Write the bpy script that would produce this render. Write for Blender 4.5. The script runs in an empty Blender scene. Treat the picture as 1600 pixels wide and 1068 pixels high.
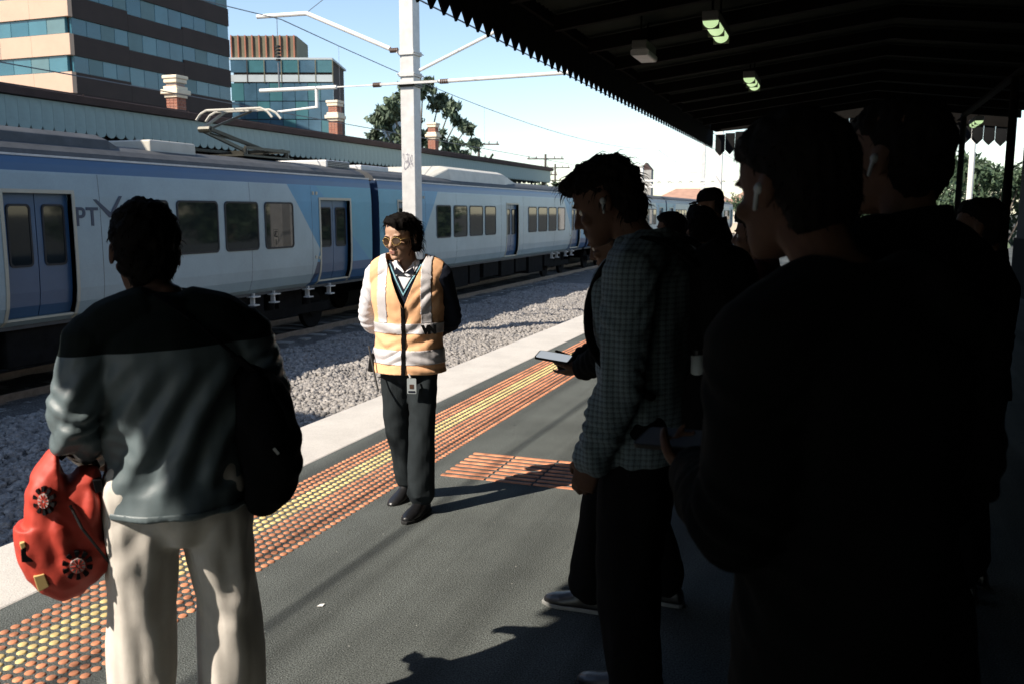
import bpy, bmesh, math, random
import numpy as np
from mathutils import Vector, Matrix, Euler

random.seed(4)
RNG = np.random.default_rng(4)
SC = bpy.context.scene
COL = SC.collection
R = math.radians

# ------------------------------------------------------------------ camera, sky, sun, exposure
cd = bpy.data.cameras.new('camera')
cam = bpy.data.objects.new('camera', cd)
COL.objects.link(cam)
cam.location = (0, 0, 1.6)
cam.rotation_euler = (R(90 - 8.2), 0, R(19.9))
cd.sensor_width = 36.0
cd.lens = 36.0 * 1400 / 1600
cd.clip_end = 3000
cd.clip_start = 0.05
cd.dof.use_dof = True
cd.dof.focus_distance = 4.8
cd.dof.aperture_fstop = 5.6
SC.camera = cam

SUN_AZ = (-0.60, -0.80)                    # towards the sun, on the ground
SUN_EL = math.atan(1.50 * 0.60)
w = bpy.data.worlds.new('World')
SC.world = w
w.use_nodes = True
wn = w.node_tree
bg = wn.nodes['Background']
sky = wn.nodes.new('ShaderNodeTexSky')
sky.sky_type = 'NISHITA'
sky.sun_disc = False
sky.sun_elevation = SUN_EL
sky.sun_rotation = math.atan2(SUN_AZ[0], SUN_AZ[1])
sky.air_density = 1.0
sky.dust_density = 0.45
sky.ozone_density = 0.7
wn.links.new(sky.outputs[0], bg.inputs[0])
bg.inputs[1].default_value = 0.125

sl = bpy.data.lights.new('sun', 'SUN')
sun = bpy.data.objects.new('sun', sl)
COL.objects.link(sun)
sl.energy = 5.0
sl.angle = R(0.5)
sl.color = (1.0, 0.91, 0.79)
Ld = Vector((-SUN_AZ[0] * math.cos(SUN_EL), -SUN_AZ[1] * math.cos(SUN_EL), -math.sin(SUN_EL)))
sun.rotation_euler = Ld.to_track_quat('-Z', 'Y').to_euler()
sun.location = (-20, -25, 30)

SC.view_settings.view_transform = 'Standard'
SC.view_settings.look = 'None'
SC.view_settings.exposure = 0.75
SC.view_settings.gamma = 1.0
SC.view_settings.use_curve_mapping = False
SC.cycles.use_denoising = True
SC.cycles.max_bounces = 6
SC.cycles.diffuse_bounces = 2

# ------------------------------------------------------------------ materials
MATS = {}


def mat(name, col, rough=0.7, var=0.12, scale=6.0, bump=0.0, bscale=60.0, metal=0.0, spec=0.5, ior=None, fine=0.0, fscale=200.0, emit=None, world=False):
    """Principled with two scales of colour noise and a noise bump, all in object space."""
    if name in MATS:
        return MATS[name]
    m = bpy.data.materials.new(name)
    m.use_nodes = True
    nt = m.node_tree
    b = nt.nodes['Principled BSDF']
    b.inputs['Roughness'].default_value = rough
    b.inputs['Metallic'].default_value = metal
    b.inputs['Specular IOR Level'].default_value = spec
    if ior:
        b.inputs['IOR'].default_value = ior
    c = (col[0], col[1], col[2], 1)
    tc = nt.nodes.new('ShaderNodeTexCoord')
    osock = nt.nodes.new('ShaderNodeNewGeometry').outputs['Position'] if world else tc.outputs['Object']
    n = nt.nodes.new('ShaderNodeTexNoise')
    n.inputs['Scale'].default_value = scale
    n.inputs['Detail'].default_value = 5
    n.inputs['Roughness'].default_value = 0.65
    nt.links.new(osock, n.inputs['Vector'])
    rmp = nt.nodes.new('ShaderNodeValToRGB')
    e = rmp.color_ramp.elements
    e[0].position, e[1].position = 0.3, 0.7
    e[0].color = tuple(max(0, x * (1 - var)) for x in col) + (1,)
    e[1].color = tuple(min(1, x * (1 + var)) for x in col) + (1,)
    nt.links.new(n.outputs['Fac'], rmp.inputs[0])
    out = rmp.outputs[0]
    if fine:
        n2 = nt.nodes.new('ShaderNodeTexNoise')
        n2.inputs['Scale'].default_value = fscale
        n2.inputs['Detail'].default_value = 2
        nt.links.new(osock, n2.inputs['Vector'])
        mr = nt.nodes.new('ShaderNodeMapRange')
        mr.inputs[1].default_value, mr.inputs[2].default_value = 0.3, 0.7
        mr.inputs[3].default_value, mr.inputs[4].default_value = 1 - fine, 1 + fine
        nt.links.new(n2.outputs['Fac'], mr.inputs[0])
        mx = nt.nodes.new('ShaderNodeVectorMath')
        mx.operation = 'SCALE'
        nt.links.new(out, mx.inputs[0])
        nt.links.new(mr.outputs[0], mx.inputs['Scale'])
        out = mx.outputs[0]
    nt.links.new(out, b.inputs['Base Color'])
    if bump:
        n3 = nt.nodes.new('ShaderNodeTexNoise')
        n3.inputs['Scale'].default_value = bscale
        n3.inputs['Detail'].default_value = 4
        nt.links.new(tc.outputs['Object'], n3.inputs['Vector'])
        bp = nt.nodes.new('ShaderNodeBump')
        bp.inputs['Strength'].default_value = bump
        bp.inputs['Distance'].default_value = 0.01
        nt.links.new(n3.outputs['Fac'], bp.inputs['Height'])
        nt.links.new(bp.outputs[0], b.inputs['Normal'])
    if emit:
        b.inputs['Emission Color'].default_value = (emit[0], emit[1], emit[2], 1)
        b.inputs['Emission Strength'].default_value = emit[3]
    MATS[name] = m
    m.diffuse_color = c
    return m


def nodes_of(m):
    return m.node_tree.nodes, m.node_tree.links, m.node_tree.nodes['Principled BSDF']


def mat_asphalt():
    m = mat('asphalt', (0.088, 0.096, 0.091), 0.95, 0.2, 1.3, 0.7, 160, spec=.15, fine=0.6, fscale=150)
    n, l, b = nodes_of(m)
    # lengthwise streaks that darken and lighten the base, and pale specks of grit
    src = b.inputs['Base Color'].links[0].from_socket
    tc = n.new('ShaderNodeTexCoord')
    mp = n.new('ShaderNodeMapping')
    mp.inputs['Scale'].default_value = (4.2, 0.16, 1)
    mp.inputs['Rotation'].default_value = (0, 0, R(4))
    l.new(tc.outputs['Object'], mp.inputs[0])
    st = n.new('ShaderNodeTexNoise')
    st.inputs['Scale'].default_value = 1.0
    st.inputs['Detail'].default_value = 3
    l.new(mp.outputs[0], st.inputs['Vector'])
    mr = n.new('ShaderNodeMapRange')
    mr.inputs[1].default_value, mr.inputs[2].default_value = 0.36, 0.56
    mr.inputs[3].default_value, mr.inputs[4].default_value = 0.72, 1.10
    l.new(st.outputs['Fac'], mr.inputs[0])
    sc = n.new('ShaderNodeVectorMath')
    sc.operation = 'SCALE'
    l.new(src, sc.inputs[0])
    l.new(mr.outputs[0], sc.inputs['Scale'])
    vo = n.new('ShaderNodeTexVoronoi')
    vo.inputs['Scale'].default_value = 9
    l.new(tc.outputs['Object'], vo.inputs['Vector'])
    lt = n.new('ShaderNodeMath')
    lt.operation = 'LESS_THAN'
    lt.inputs[1].default_value = 0.035
    l.new(vo.outputs['Distance'], lt.inputs[0])
    # trodden gum: dark blotches
    vg = n.new('ShaderNodeTexVoronoi')
    vg.inputs['Scale'].default_value = 3.3
    l.new(tc.outputs['Object'], vg.inputs['Vector'])
    lg = n.new('ShaderNodeMapRange')
    lg.inputs[1].default_value, lg.inputs[2].default_value = 0.05, 0.075
    lg.inputs[3].default_value, lg.inputs[4].default_value = 0.6, 1.0
    l.new(vg.outputs['Distance'], lg.inputs[0])
    sg = n.new('ShaderNodeVectorMath')
    sg.operation = 'SCALE'
    l.new(sc.outputs[0], sg.inputs[0])
    l.new(lg.outputs[0], sg.inputs['Scale'])
    sc = sg
    mx = n.new('ShaderNodeMixRGB')
    mx.inputs[2].default_value = (0.28, 0.28, 0.26, 1)
    l.new(lt.outputs[0], mx.inputs[0])
    l.new(sc.outputs[0], mx.inputs[1])
    l.new(mx.outputs[0], b.inputs['Base Color'])
    return m


def mat_plaid(name, base, line, line2, pitch, ax=('Z', 'Y')):
    """woven check: two families of thin lines over a base cloth"""
    m = mat(name, base, 0.9, 0.15, 9, 0.25, 300)
    n, l, b = nodes_of(m)
    src = b.inputs['Base Color'].links[0].from_socket
    tc = n.new('ShaderNodeTexCoord')
    sp = n.new('ShaderNodeSeparateXYZ')
    l.new(tc.outputs['Object'], sp.inputs[0])
    for a, colr, th, off in ((ax[0], line, 0.26, 0), (ax[1], line, 0.26, 0), (ax[0], line2, 0.12, 0.5), (ax[1], line2, 0.12, 0.5)):
        mu = n.new('ShaderNodeMath')
        mu.operation = 'MULTIPLY_ADD'
        mu.inputs[1].default_value = 1 / pitch
        mu.inputs[2].default_value = off + 40
        l.new(sp.outputs[a], mu.inputs[0])
        fr = n.new('ShaderNodeMath')
        fr.operation = 'FRACT'
        l.new(mu.outputs[0], fr.inputs[0])
        lt = n.new('ShaderNodeMath')
        lt.operation = 'LESS_THAN'
        lt.inputs[1].default_value = th
        l.new(fr.outputs[0], lt.inputs[0])
        hf = n.new('ShaderNodeMath')
        hf.operation = 'MULTIPLY'
        hf.inputs[1].default_value = 0.75
        l.new(lt.outputs[0], hf.inputs[0])
        mx = n.new('ShaderNodeMixRGB')
        mx.inputs[2].default_value = colr + (1,)
        l.new(hf.outputs[0], mx.inputs[0])
        l.new(src, mx.inputs[1])
        src = mx.outputs[0]
    l.new(src, b.inputs['Base Color'])
    return m


def mat_brick(name, a, c, mortar, scale):
    m = mat(name, a, 0.9, 0.1, 3)
    n, l, b = nodes_of(m)
    tc = n.new('ShaderNodeTexCoord')
    mp = n.new('ShaderNodeMapping')
    mp.inputs['Rotation'].default_value = (R(90), 0, 0)
    l.new(tc.outputs['Object'], mp.inputs[0])
    br = n.new('ShaderNodeTexBrick')
    br.inputs['Scale'].default_value = scale
    br.inputs['Color1'].default_value = a + (1,)
    br.inputs['Color2'].default_value = c + (1,)
    br.inputs['Mortar'].default_value = mortar + (1,)
    l.new(mp.outputs[0], br.inputs['Vector'])
    l.new(br.outputs['Color'], b.inputs['Base Color'])
    return m


# ------------------------------------------------------------------ object helpers
def tag(o, label=None, cat=None, group=None, kind=None):
    if label: o['label'] = label
    if cat: o['category'] = cat
    if group: o['group'] = group
    if kind: o['kind'] = kind
    return o


def thing(name, label, cat, loc=(0, 0, 0), rz=0.0, group=None):
    o = bpy.data.objects.new(name, None)
    COL.objects.link(o)
    o.location = loc
    o.rotation_euler = (0, 0, rz)
    o.empty_display_size = 0.2
    return tag(o, label, cat, group)


def link(name, me, m=None, parent=None, smooth=False):
    o = bpy.data.objects.new(name, me)
    COL.objects.link(o)
    if m is not None:
        for k in (m if isinstance(m, (list, tuple)) else [m]):
            me.materials.append(k)
    if parent: o.parent = parent
    if smooth:
        me.polygons.foreach_set('use_smooth', [True] * len(me.polygons))
    return o


def kids(o):
    return [c for c in COL.objects if c.parent is o]


def copy_tree(o, tree=None):
    """copy a thing with its parts and sub-parts; the copies share mesh data"""
    allk = {}
    for c in COL.objects:
        if c.parent: allk.setdefault(c.parent.name, []).append(c)

    def rec(s, par):
        c = s.copy()
        COL.objects.link(c)
        if par: c.parent = par
        for k in allk.get(s.name, []): rec(k, c)
        return c
    return rec(o, None)


class B:
    """collects boxes, tubes and prisms into one mesh"""

    def __init__(s):
        s.v, s.f = [], []

    def add(s, vs, fs):
        n = len(s.v)
        s.v += [tuple(p) for p in vs]
        s.f += [tuple(i + n for i in f) for f in fs]
        return s

    def box(s, x0, x1, y0, y1, z0, z1):
        return s.add([(x, y, z) for z in (z0, z1) for y in (y0, y1) for x in (x0, x1)],
                     [(0, 2, 3, 1), (4, 5, 7, 6), (0, 1, 5, 4), (2, 6, 7, 3), (0, 4, 6, 2), (1, 3, 7, 5)])

    def obox(s, c, size, rot):
        h = Vector(size) / 2
        vs = [Vector(c) + rot @ Vector((x * h.x, y * h.y, z * h.z)) for z in (-1, 1) for y in (-1, 1) for x in (-1, 1)]
        return s.add(vs, [(0, 2, 3, 1), (4, 5, 7, 6), (0, 1, 5, 4), (2, 6, 7, 3), (0, 4, 6, 2), (1, 3, 7, 5)])

    def bar(s, p, q, wd, ht=None):
        p, q = Vector(p), Vector(q)
        return s.obox((p + q) / 2, (wd, ht or wd, (q - p).length), (q - p).to_track_quat('Z', 'Y').to_matrix())

    def cyl(s, p, q, r0, r1=None, n=8):
        p, q = Vector(p), Vector(q)
        r1 = r0 if r1 is None else r1
        t = (q - p).normalized()
        a = t.orthogonal().normalized()
        b = t.cross(a)
        vs = []
        for c, r in ((p, r0), (q, r1)):
            vs += [c + (a * math.cos(2 * math.pi * i / n) + b * math.sin(2 * math.pi * i / n)) * r for i in range(n)]
        fs = [(i, (i + 1) % n, n + (i + 1) % n, n + i) for i in range(n)] + [tuple(range(n - 1, -1, -1)), tuple(range(n, 2 * n))]
        return s.add(vs, fs)

    def path(s, pts, r, n=6):
        for p, q in zip(pts, pts[1:]): s.cyl(p, q, r, r, n)
        return s

    def prism(s, poly, axis, a0, a1):
        """poly: 2-D outline; axis 'X' -> (y,z), 'Y' -> (x,z), 'Z' -> (x,y)"""
        def P(u, v, a): return {'X': (a, u, v), 'Y': (u, a, v), 'Z': (u, v, a)}[axis]
        n = len(poly)
        vs = [P(u, v, a0) for u, v in poly] + [P(u, v, a1) for u, v in poly]
        fs = [(i, (i + 1) % n, n + (i + 1) % n, n + i) for i in range(n)] + [tuple(range(n - 1, -1, -1)), tuple(range(n, 2 * n))]
        return s.add(vs, fs)

    def ring(s, outer, inner, axis, a0, a1):
        """frame between two outlines with the same number of points"""
        def P(u, v, a): return {'X': (a, u, v), 'Y': (u, a, v), 'Z': (u, v, a)}[axis]
        n = len(outer)
        vs = [P(u, v, a) for a in (a0, a1) for o in (outer, inner) for u, v in o]
        fs = []
        for i in range(n):
            j = (i + 1) % n
            fs += [(i, j, n + j, n + i), (2 * n + i, 3 * n + i, 3 * n + j, 2 * n + j), (i, 2 * n + i, 2 * n + j, j), (n + i, n + j, 3 * n + j, 3 * n + i)]
        return s.add(vs, fs)

    def mesh(s, name):
        me = bpy.data.meshes.new(name)
        me.from_pydata(s.v, [], s.f)
        bm = bmesh.new()
        bm.from_mesh(me)
        bmesh.ops.recalc_face_normals(bm, faces=bm.faces)
        bm.to_mesh(me)
        bm.free()
        return me

    def make(s, name, m=None, parent=None, smooth=False, bevel=0.0, loc=None, kind=None):
        o = link(name, s.mesh(name), m, parent, smooth)
        if loc is not None: o.location = loc
        if bevel:
            k = o.modifiers.new('bevel', 'BEVEL')
            k.width = bevel
            k.segments = 2
            k.limit_method = 'ANGLE'
        if kind: o['kind'] = kind
        return o


def rrect(u0, u1, v0, v1, r, n=4):
    out = []
    for cu, cv, a0 in ((u1 - r, v1 - r, 0), (u0 + r, v1 - r, 90), (u0 + r, v0 + r, 180), (u1 - r, v0 + r, 270)):
        for i in range(n + 1):
            a = R(a0 + 90 * i / n)
            out.append((cu + r * math.cos(a), cv + r * math.sin(a)))
    return out


# ------------------------------------------------------------------ palette
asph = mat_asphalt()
conc = mat('pale_concrete', (0.50, 0.47, 0.43), 0.85, 0.10, 2.5, 0.3, 120, fine=0.12, fscale=160)
conc_d = mat('aged_concrete', (0.30, 0.29, 0.27), 0.9, 0.2, 2.0, 0.4, 60)
stone = mat('ballast_stone', (0.26, 0.24, 0.22), 0.95, 0.55, 9, 0.3, 80)
dirt = mat('ballast_dirt', (0.10, 0.092, 0.085), 0.95, 0.4, 6, 0.6, 60, fine=0.6, fscale=40)
ground_m = mat('dry_ground', (0.065, 0.062, 0.048), 0.95, 0.35, 0.4, 0.3, 8)
orange = mat('orange_stud', (0.50, 0.20, 0.10), 0.75, 0.28, 2.2, 0.2, 160, world=True, fine=.35, fscale=16)
yellow = mat('yellow_stud', (0.60, 0.45, 0.19), 0.75, 0.22, 2.2, 0.2, 160, world=True, fine=.3, fscale=16)
train_w = mat('train_silver_white', (0.26, 0.34, 0.37), 0.38, 0.10, 1.1, 0.03, 4, fine=0.03, fscale=30)
train_b = mat('train_blue_band', (0.020, 0.078, 0.18), 0.35, 0.06, 2)
train_c = mat('train_sky_blue', (0.045, 0.21, 0.36), 0.4, 0.10, 1.5)
train_m = mat('train_mid_blue', (0.06, 0.25, 0.35), 0.4, 0.08, 1.5)
train_n = mat('train_navy', (0.012, 0.03, 0.07), 0.4, 0.1, 2)
train_roof = mat('train_roof_grey', (0.05, 0.052, 0.054), 0.7, 0.3, 3, 0.2, 30)
door_m = mat('train_door_blue', (0.030, 0.080, 0.16), 0.35, 0.08, 2)
cream = mat('cream_frame', (0.40, 0.38, 0.30), 0.5, 0.08, 3)
glass = mat('tinted_glass', (0.008, 0.012, 0.014), 0.04, 0.1, 3, spec=0.5, ior=1.52)
rubber = mat('black_rubber', (0.012, 0.012, 0.013), 0.7, 0.2, 9)
under = mat('underframe_grime', (0.009, 0.0085, 0.008), 0.95, 0.4, 4, 0.4, 20, spec=.1)
steel = mat('rail_steel', (0.20, 0.16, 0.13), 0.5, 0.3, 8, metal=0.6)
galv = mat('galvanised_steel', (0.52, 0.51, 0.49), 0.5, 0.12, 5, 0.1, 40, metal=0.1)
white_p = mat('white_paint', (0.72, 0.70, 0.66), 0.6, 0.07, 3, 0.1, 30)
panto_m = mat('pantograph_metal', (0.05, 0.047, 0.036), 0.4, 0.25, 8, metal=0.5)
wire_m = mat('contact_wire', (0.10, 0.11, 0.13), 0.6, 0.1, 3)
insul = mat('brown_insulator', (0.10, 0.055, 0.035), 0.3, 0.2, 12)
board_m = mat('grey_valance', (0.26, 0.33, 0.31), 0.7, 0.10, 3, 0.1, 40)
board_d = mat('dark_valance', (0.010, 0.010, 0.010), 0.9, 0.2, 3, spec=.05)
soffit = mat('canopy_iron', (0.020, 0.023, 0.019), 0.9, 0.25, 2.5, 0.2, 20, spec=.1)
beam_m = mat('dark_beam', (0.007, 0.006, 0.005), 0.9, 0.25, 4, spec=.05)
rust = mat('red_roof', (0.30, 0.085, 0.055), 0.8, 0.25, 2, 0.2, 18)
slate = mat('roof_brown', (0.055, 0.032, 0.028), 0.85, 0.25, 2, 0.2, 18)
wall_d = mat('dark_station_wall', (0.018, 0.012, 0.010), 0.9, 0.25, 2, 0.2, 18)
brick_m = mat_brick('chimney_brick', (0.33, 0.11, 0.06), (0.27, 0.085, 0.05), (0.36, 0.28, 0.22), 6.0)
stucco = mat('chimney_render', (0.72, 0.62, 0.46), 0.8, 0.08, 4)
leaf_e = mat('gum_leaf', (0.075, 0.105, 0.062), 0.7, 0.4, 0.8)
leaf_d = mat('dark_leaf', (0.045, 0.075, 0.035), 0.7, 0.4, 0.8)
bark = mat('bark', (0.16, 0.13, 0.10), 0.9, 0.3, 4, 0.5, 12)

# ------------------------------------------------------------------ setting: ground, tracks, platforms
Z_BAL = -1.22
PE = -3.75                                     # platform edge
b = B()
b.add([(-900, -300, -1.5), (900, -300, -1.5), (900, 1500, -1.5), (-900, 1500, -1.5)], [(0, 1, 2, 3)])
b.make('ground', ground_m, kind='structure')

# ballast bed: a rough sheet with loose stones lying on it
nx, ny = 60, 300
xs = np.linspace(-14.2, PE - 0.02, nx)
ys = np.linspace(4, 150, ny) if False else 4 + 146 * np.linspace(0, 1, ny) ** 1.8
gx, gy = np.meshgrid(xs, ys)
gz = Z_BAL + 0.035 * np.sin(gx * 3.1 + 0.7 * np.sin(gy * 2.3)) * np.sin(gy * 2.7 + np.sin(gx * 4)) + RNG.normal(0, 0.012, gx.shape)
vs = np.stack([gx, gy, gz], -1).reshape(-1, 3)
fs = [(j * nx + i, j * nx + i + 1, (j + 1) * nx + i + 1, (j + 1) * nx + i) for j in range(ny - 1) for i in range(nx - 1)]
b = B()
b.add(vs.tolist(), fs)
b.make('track_bed', dirt, smooth=True, kind='structure')


def stones(n, x0, x1, y0, y1, pw, s0, s1, name):
    """loose ballast: irregular eight-cornered stones, all in one mesh"""
    base = np.array([(x, y, z) for z in (-1, 1) for y in (-1, 1) for x in (-1, 1)], float)
    quads = np.array([(0, 2, 3, 1), (4, 5, 7, 6), (0, 1, 5, 4), (2, 6, 7, 3), (0, 4, 6, 2), (1, 3, 7, 5)])
    c = np.stack([RNG.uniform(x0, x1, n), y0 + (y1 - y0) * RNG.uniform(0, 1, n) ** pw, np.zeros(n)], -1)
    c[:, 2] = Z_BAL + 0.035 * np.sin(c[:, 0] * 3.1 + 0.7 * np.sin(c[:, 1] * 2.3)) * np.sin(c[:, 1] * 2.7 + np.sin(c[:, 0] * 4)) + RNG.uniform(0.0, 0.03, n)
    s = RNG.uniform(s0, s1, (n, 1, 1)) * RNG.uniform(0.6, 1.2, (n, 1, 3))
    v = base[None] * s * 0.5 * RNG.uniform(0.55, 1.15, (n, 8, 3))
    q = RNG.normal(size=(n, 4))
    q /= np.linalg.norm(q, axis=1, keepdims=True)
    W, X, Y, Z = q.T
    M = np.stack([np.stack([1 - 2 * (Y * Y + Z * Z), 2 * (X * Y - Z * W), 2 * (X * Z + Y * W)], -1),
                  np.stack([2 * (X * Y + Z * W), 1 - 2 * (X * X + Z * Z), 2 * (Y * Z - X * W)], -1),
                  np.stack([2 * (X * Z - Y * W), 2 * (Y * Z + X * W), 1 - 2 * (X * X + Y * Y)], -1)], 1)
    v = np.einsum('nij,nkj->nki', M, v) + c[:, None]
    f = (quads[None] + 8 * np.arange(n)[:, None, None]).reshape(-1, 4)
    me = bpy.data.meshes.new(name)
    me.vertices.add(8 * n)
    me.vertices.foreach_set('co', v.reshape(-1))
    me.loops.add(4 * len(f))
    me.loops.foreach_set('vertex_index', f.reshape(-1))
    me.polygons.add(len(f))
    me.polygons.foreach_set('loop_start', np.arange(len(f)) * 4)
    me.update(calc_edges=True)
    o = link(name, me, stone)
    tag(o, 'grey crushed rock ballast lying between platform edge and train', 'gravel', kind='stuff')
    return o


stones(66000, -10.6, -5.9, 4.6, 34, 1.3, 0.035, 0.085, 'ballast_gravel')

for xr in (-4.5, -6.1, -11.6, -13.2):
    b = B()
    b.box(xr - 0.07, xr + 0.07, -10, 150, Z_BAL, Z_BAL + 0.015)
    b.box(xr - 0.012, xr + 0.012, -10, 150, Z_BAL + 0.015, -1.115)
    b.box(xr - 0.035, xr + 0.035, -10, 150, -1.115, -1.075)
    o = b.make('rail', steel)
    tag(o, {-4.5: 'steel rail nearest under the platform edge coping', -6.1: 'steel rail in the ballast, outer rail of the empty near track',
            -11.6: 'steel rail under the near wheels of the train', -13.2: 'steel rail under the far wheels of the train'}[xr], 'rail', 'rails of the two tracks')
for xc, lab in ((-5.3, 'concrete sleepers of the empty near track'), (-12.4, 'concrete sleepers under the train')):
    b = B()
    for k in range(150):
        b.box(xc - 1.25, xc + 1.25, 2 + k * 0.66, 2.22 + k * 0.66, Z_BAL - 0.05, Z_BAL + 0.012)
    o = b.make('sleepers', conc_d, kind='stuff')
    tag(o, lab, 'sleepers')

# near platform
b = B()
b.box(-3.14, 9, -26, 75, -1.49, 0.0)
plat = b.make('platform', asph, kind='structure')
b = B()
b.box(PE, -3.14, -26, 75, -0.30, 0.003)
b.box(PE + 0.06, -3.14, -26, 75, -1.49, -0.30)
b.make('platform_edge', conc, kind='structure', bevel=0.012)
# far platform
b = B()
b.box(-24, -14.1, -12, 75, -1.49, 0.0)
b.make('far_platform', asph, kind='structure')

# tactile strip: one stud per dome; rows across 50 mm apart, yellow rows third to fifth
strip = thing('tactile_paving', 'long strip of orange and yellow warning studs along platform edge', 'tactile paving', (-2.68, 0, 0))
dome_v, dome_f = [], []
N = 10
for rr, zz in ((0.0185, 0.0), (0.0165, 0.0035), (0.0125, 0.0055)):
    dome_v += [(rr * math.cos(2 * math.pi * i / N), rr * math.sin(2 * math.pi * i / N), zz) for i in range(N)]
for k in range(2):
    dome_f += [(k * N + i, k * N + (i + 1) % N, (k + 1) * N + (i + 1) % N, (k + 1) * N + i) for i in range(N)]
dome_f.append(tuple(range(2 * N, 3 * N)))
me_o = bpy.data.meshes.new('stud'); me_o.from_pydata(dome_v, [], dome_f); me_o.materials.append(orange)
me_y = bpy.data.meshes.new('stud_yellow'); me_y.from_pydata(dome_v, [], dome_f); me_y.materials.append(yellow)
for me in (me_o, me_y): me.polygons.foreach_set('use_smooth', [True] * len(me.polygons))
rest = {0: B(), 1: B()}
allst = []
for row in range(12):
    x = -2.975 + 0.025 + 0.05 * row
    yel = 1 if 3 <= row <= 5 else 0
    for k in range(int(26 / 0.05)):
        allst.append((x, 1.2 + 0.05 * k, yel))


def in_view_order(s):
    x, y, _ = s
    u = (x * math.cos(R(19.9)) + y * math.sin(R(19.9))) / (-x * math.sin(R(19.9)) + y * math.cos(R(19.9)))
    dep = -x * math.sin(R(19.9)) + y * math.cos(R(19.9))
    hidden = (-1.05 < u < -0.585) or (-0.46 < u < -0.3 and dep < 3.2) or dep < 2.5
    return dep + (100 if hidden else 0)


allst.sort(key=in_view_order)
for i, (x, y, yel) in enumerate(allst):
    if i < 300:
        o = bpy.data.objects.new('stud', me_y if yel else me_o)
        COL.objects.link(o)
        o.parent = strip
        o.location = (x + 2.68, y, 0.0)
    else:
        rest[yel].add([(x + 2.68 + p[0], y + p[1], p[2]) for p in dome_v], dome_f)
for q, m in ((0, orange), (1, yellow)):
    o = rest[q].make('studs', m, strip, smooth=True, kind='stuff')

# directional bars branching off the strip
bars = thing('tactile_bars', 'patch of orange guide bars lying across the platform behind the officer', 'tactile paving', (-1.4, 5.15, 0))
bar_me = {}
for row in range(2):
    for t in range(4):
        for k in range(4):
            x0 = -2.235 + 0.3 * t
            y0 = 4.86 + 0.3 * row + 0.022 + 0.075 * k
            L = 0.285
            if 'bar' not in bar_me:
                bb = B()
                bb.prism([(-0.0185, 0.0), (0.0185, 0.0), (0.0125, 0.0055), (-0.0125, 0.0055)], 'X', 0, L)
                bar_me['bar'] = bb.mesh('guide_bar')
                bar_me['bar'].materials.append(orange)
            o = bpy.data.objects.new('guide_bar', bar_me['bar'])
            COL.objects.link(o)
            o.parent = bars
            o.location = (x0 + 1.4, y0 + 0.015 - 5.15, 0.0)

# scraps of paper on the asphalt
for (x, y, s, lab) in ((-1.93, 3.02, 0.013, 'small white scrap of paper nearest the orange studs'), (-0.98, 2.55, 0.01, 'tiny pale scrap on the asphalt at the shadow edge')):
    b = B()
    b.add([(x - s, y - s, 0.002), (x + s, y - s * .6, 0.004), (x + s * .8, y + s, 0.007), (x - s * .7, y + s * .8, 0.003)], [(0, 1, 2, 3)])
    tag(b.make('paper_scrap', white_p), lab, 'litter')

# ------------------------------------------------------------------ train: one carriage, then copies
# local frame of a carriage: origin on the rail level in the middle, Y along the track, near side at x = +1.5
ZR = -1.075
SIDE = [(1.30, -0.02), (1.40, 0.06), (1.465, 0.25), (1.49, 0.45), (1.50, 0.80), (1.50, 1.30), (1.495, 1.84), (1.475, 2.16), (1.455, 2.30), (1.43, 2.40)]
DOORS = [(-0.6, 0.6), (-8.85, -7.55), (7.55, 8.85)]
WINS = [(s0, s1) for a, c in ((1.7, 2.68), (2.88, 4.0), (4.19, 5.24), (5.45, 6.47)) for s0, s1 in ((a, c), (-c, -a))]


def side_x(z):
    for (xa, za), (xb, zb) in zip(SIDE, SIDE[1:]):
        if za <= z <= zb: return xa + (xb - xa) * (z - za) / (zb - za)
    return SIDE[-1][0] if z > 1 else SIDE[0][0]


def clip_side(z0, z1):
    return [(side_x(z0), z0)] + [p for p in SIDE if z0 + 1e-4 < p[1] < z1 - 1e-4] + [(side_x(z1), z1)]


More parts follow.
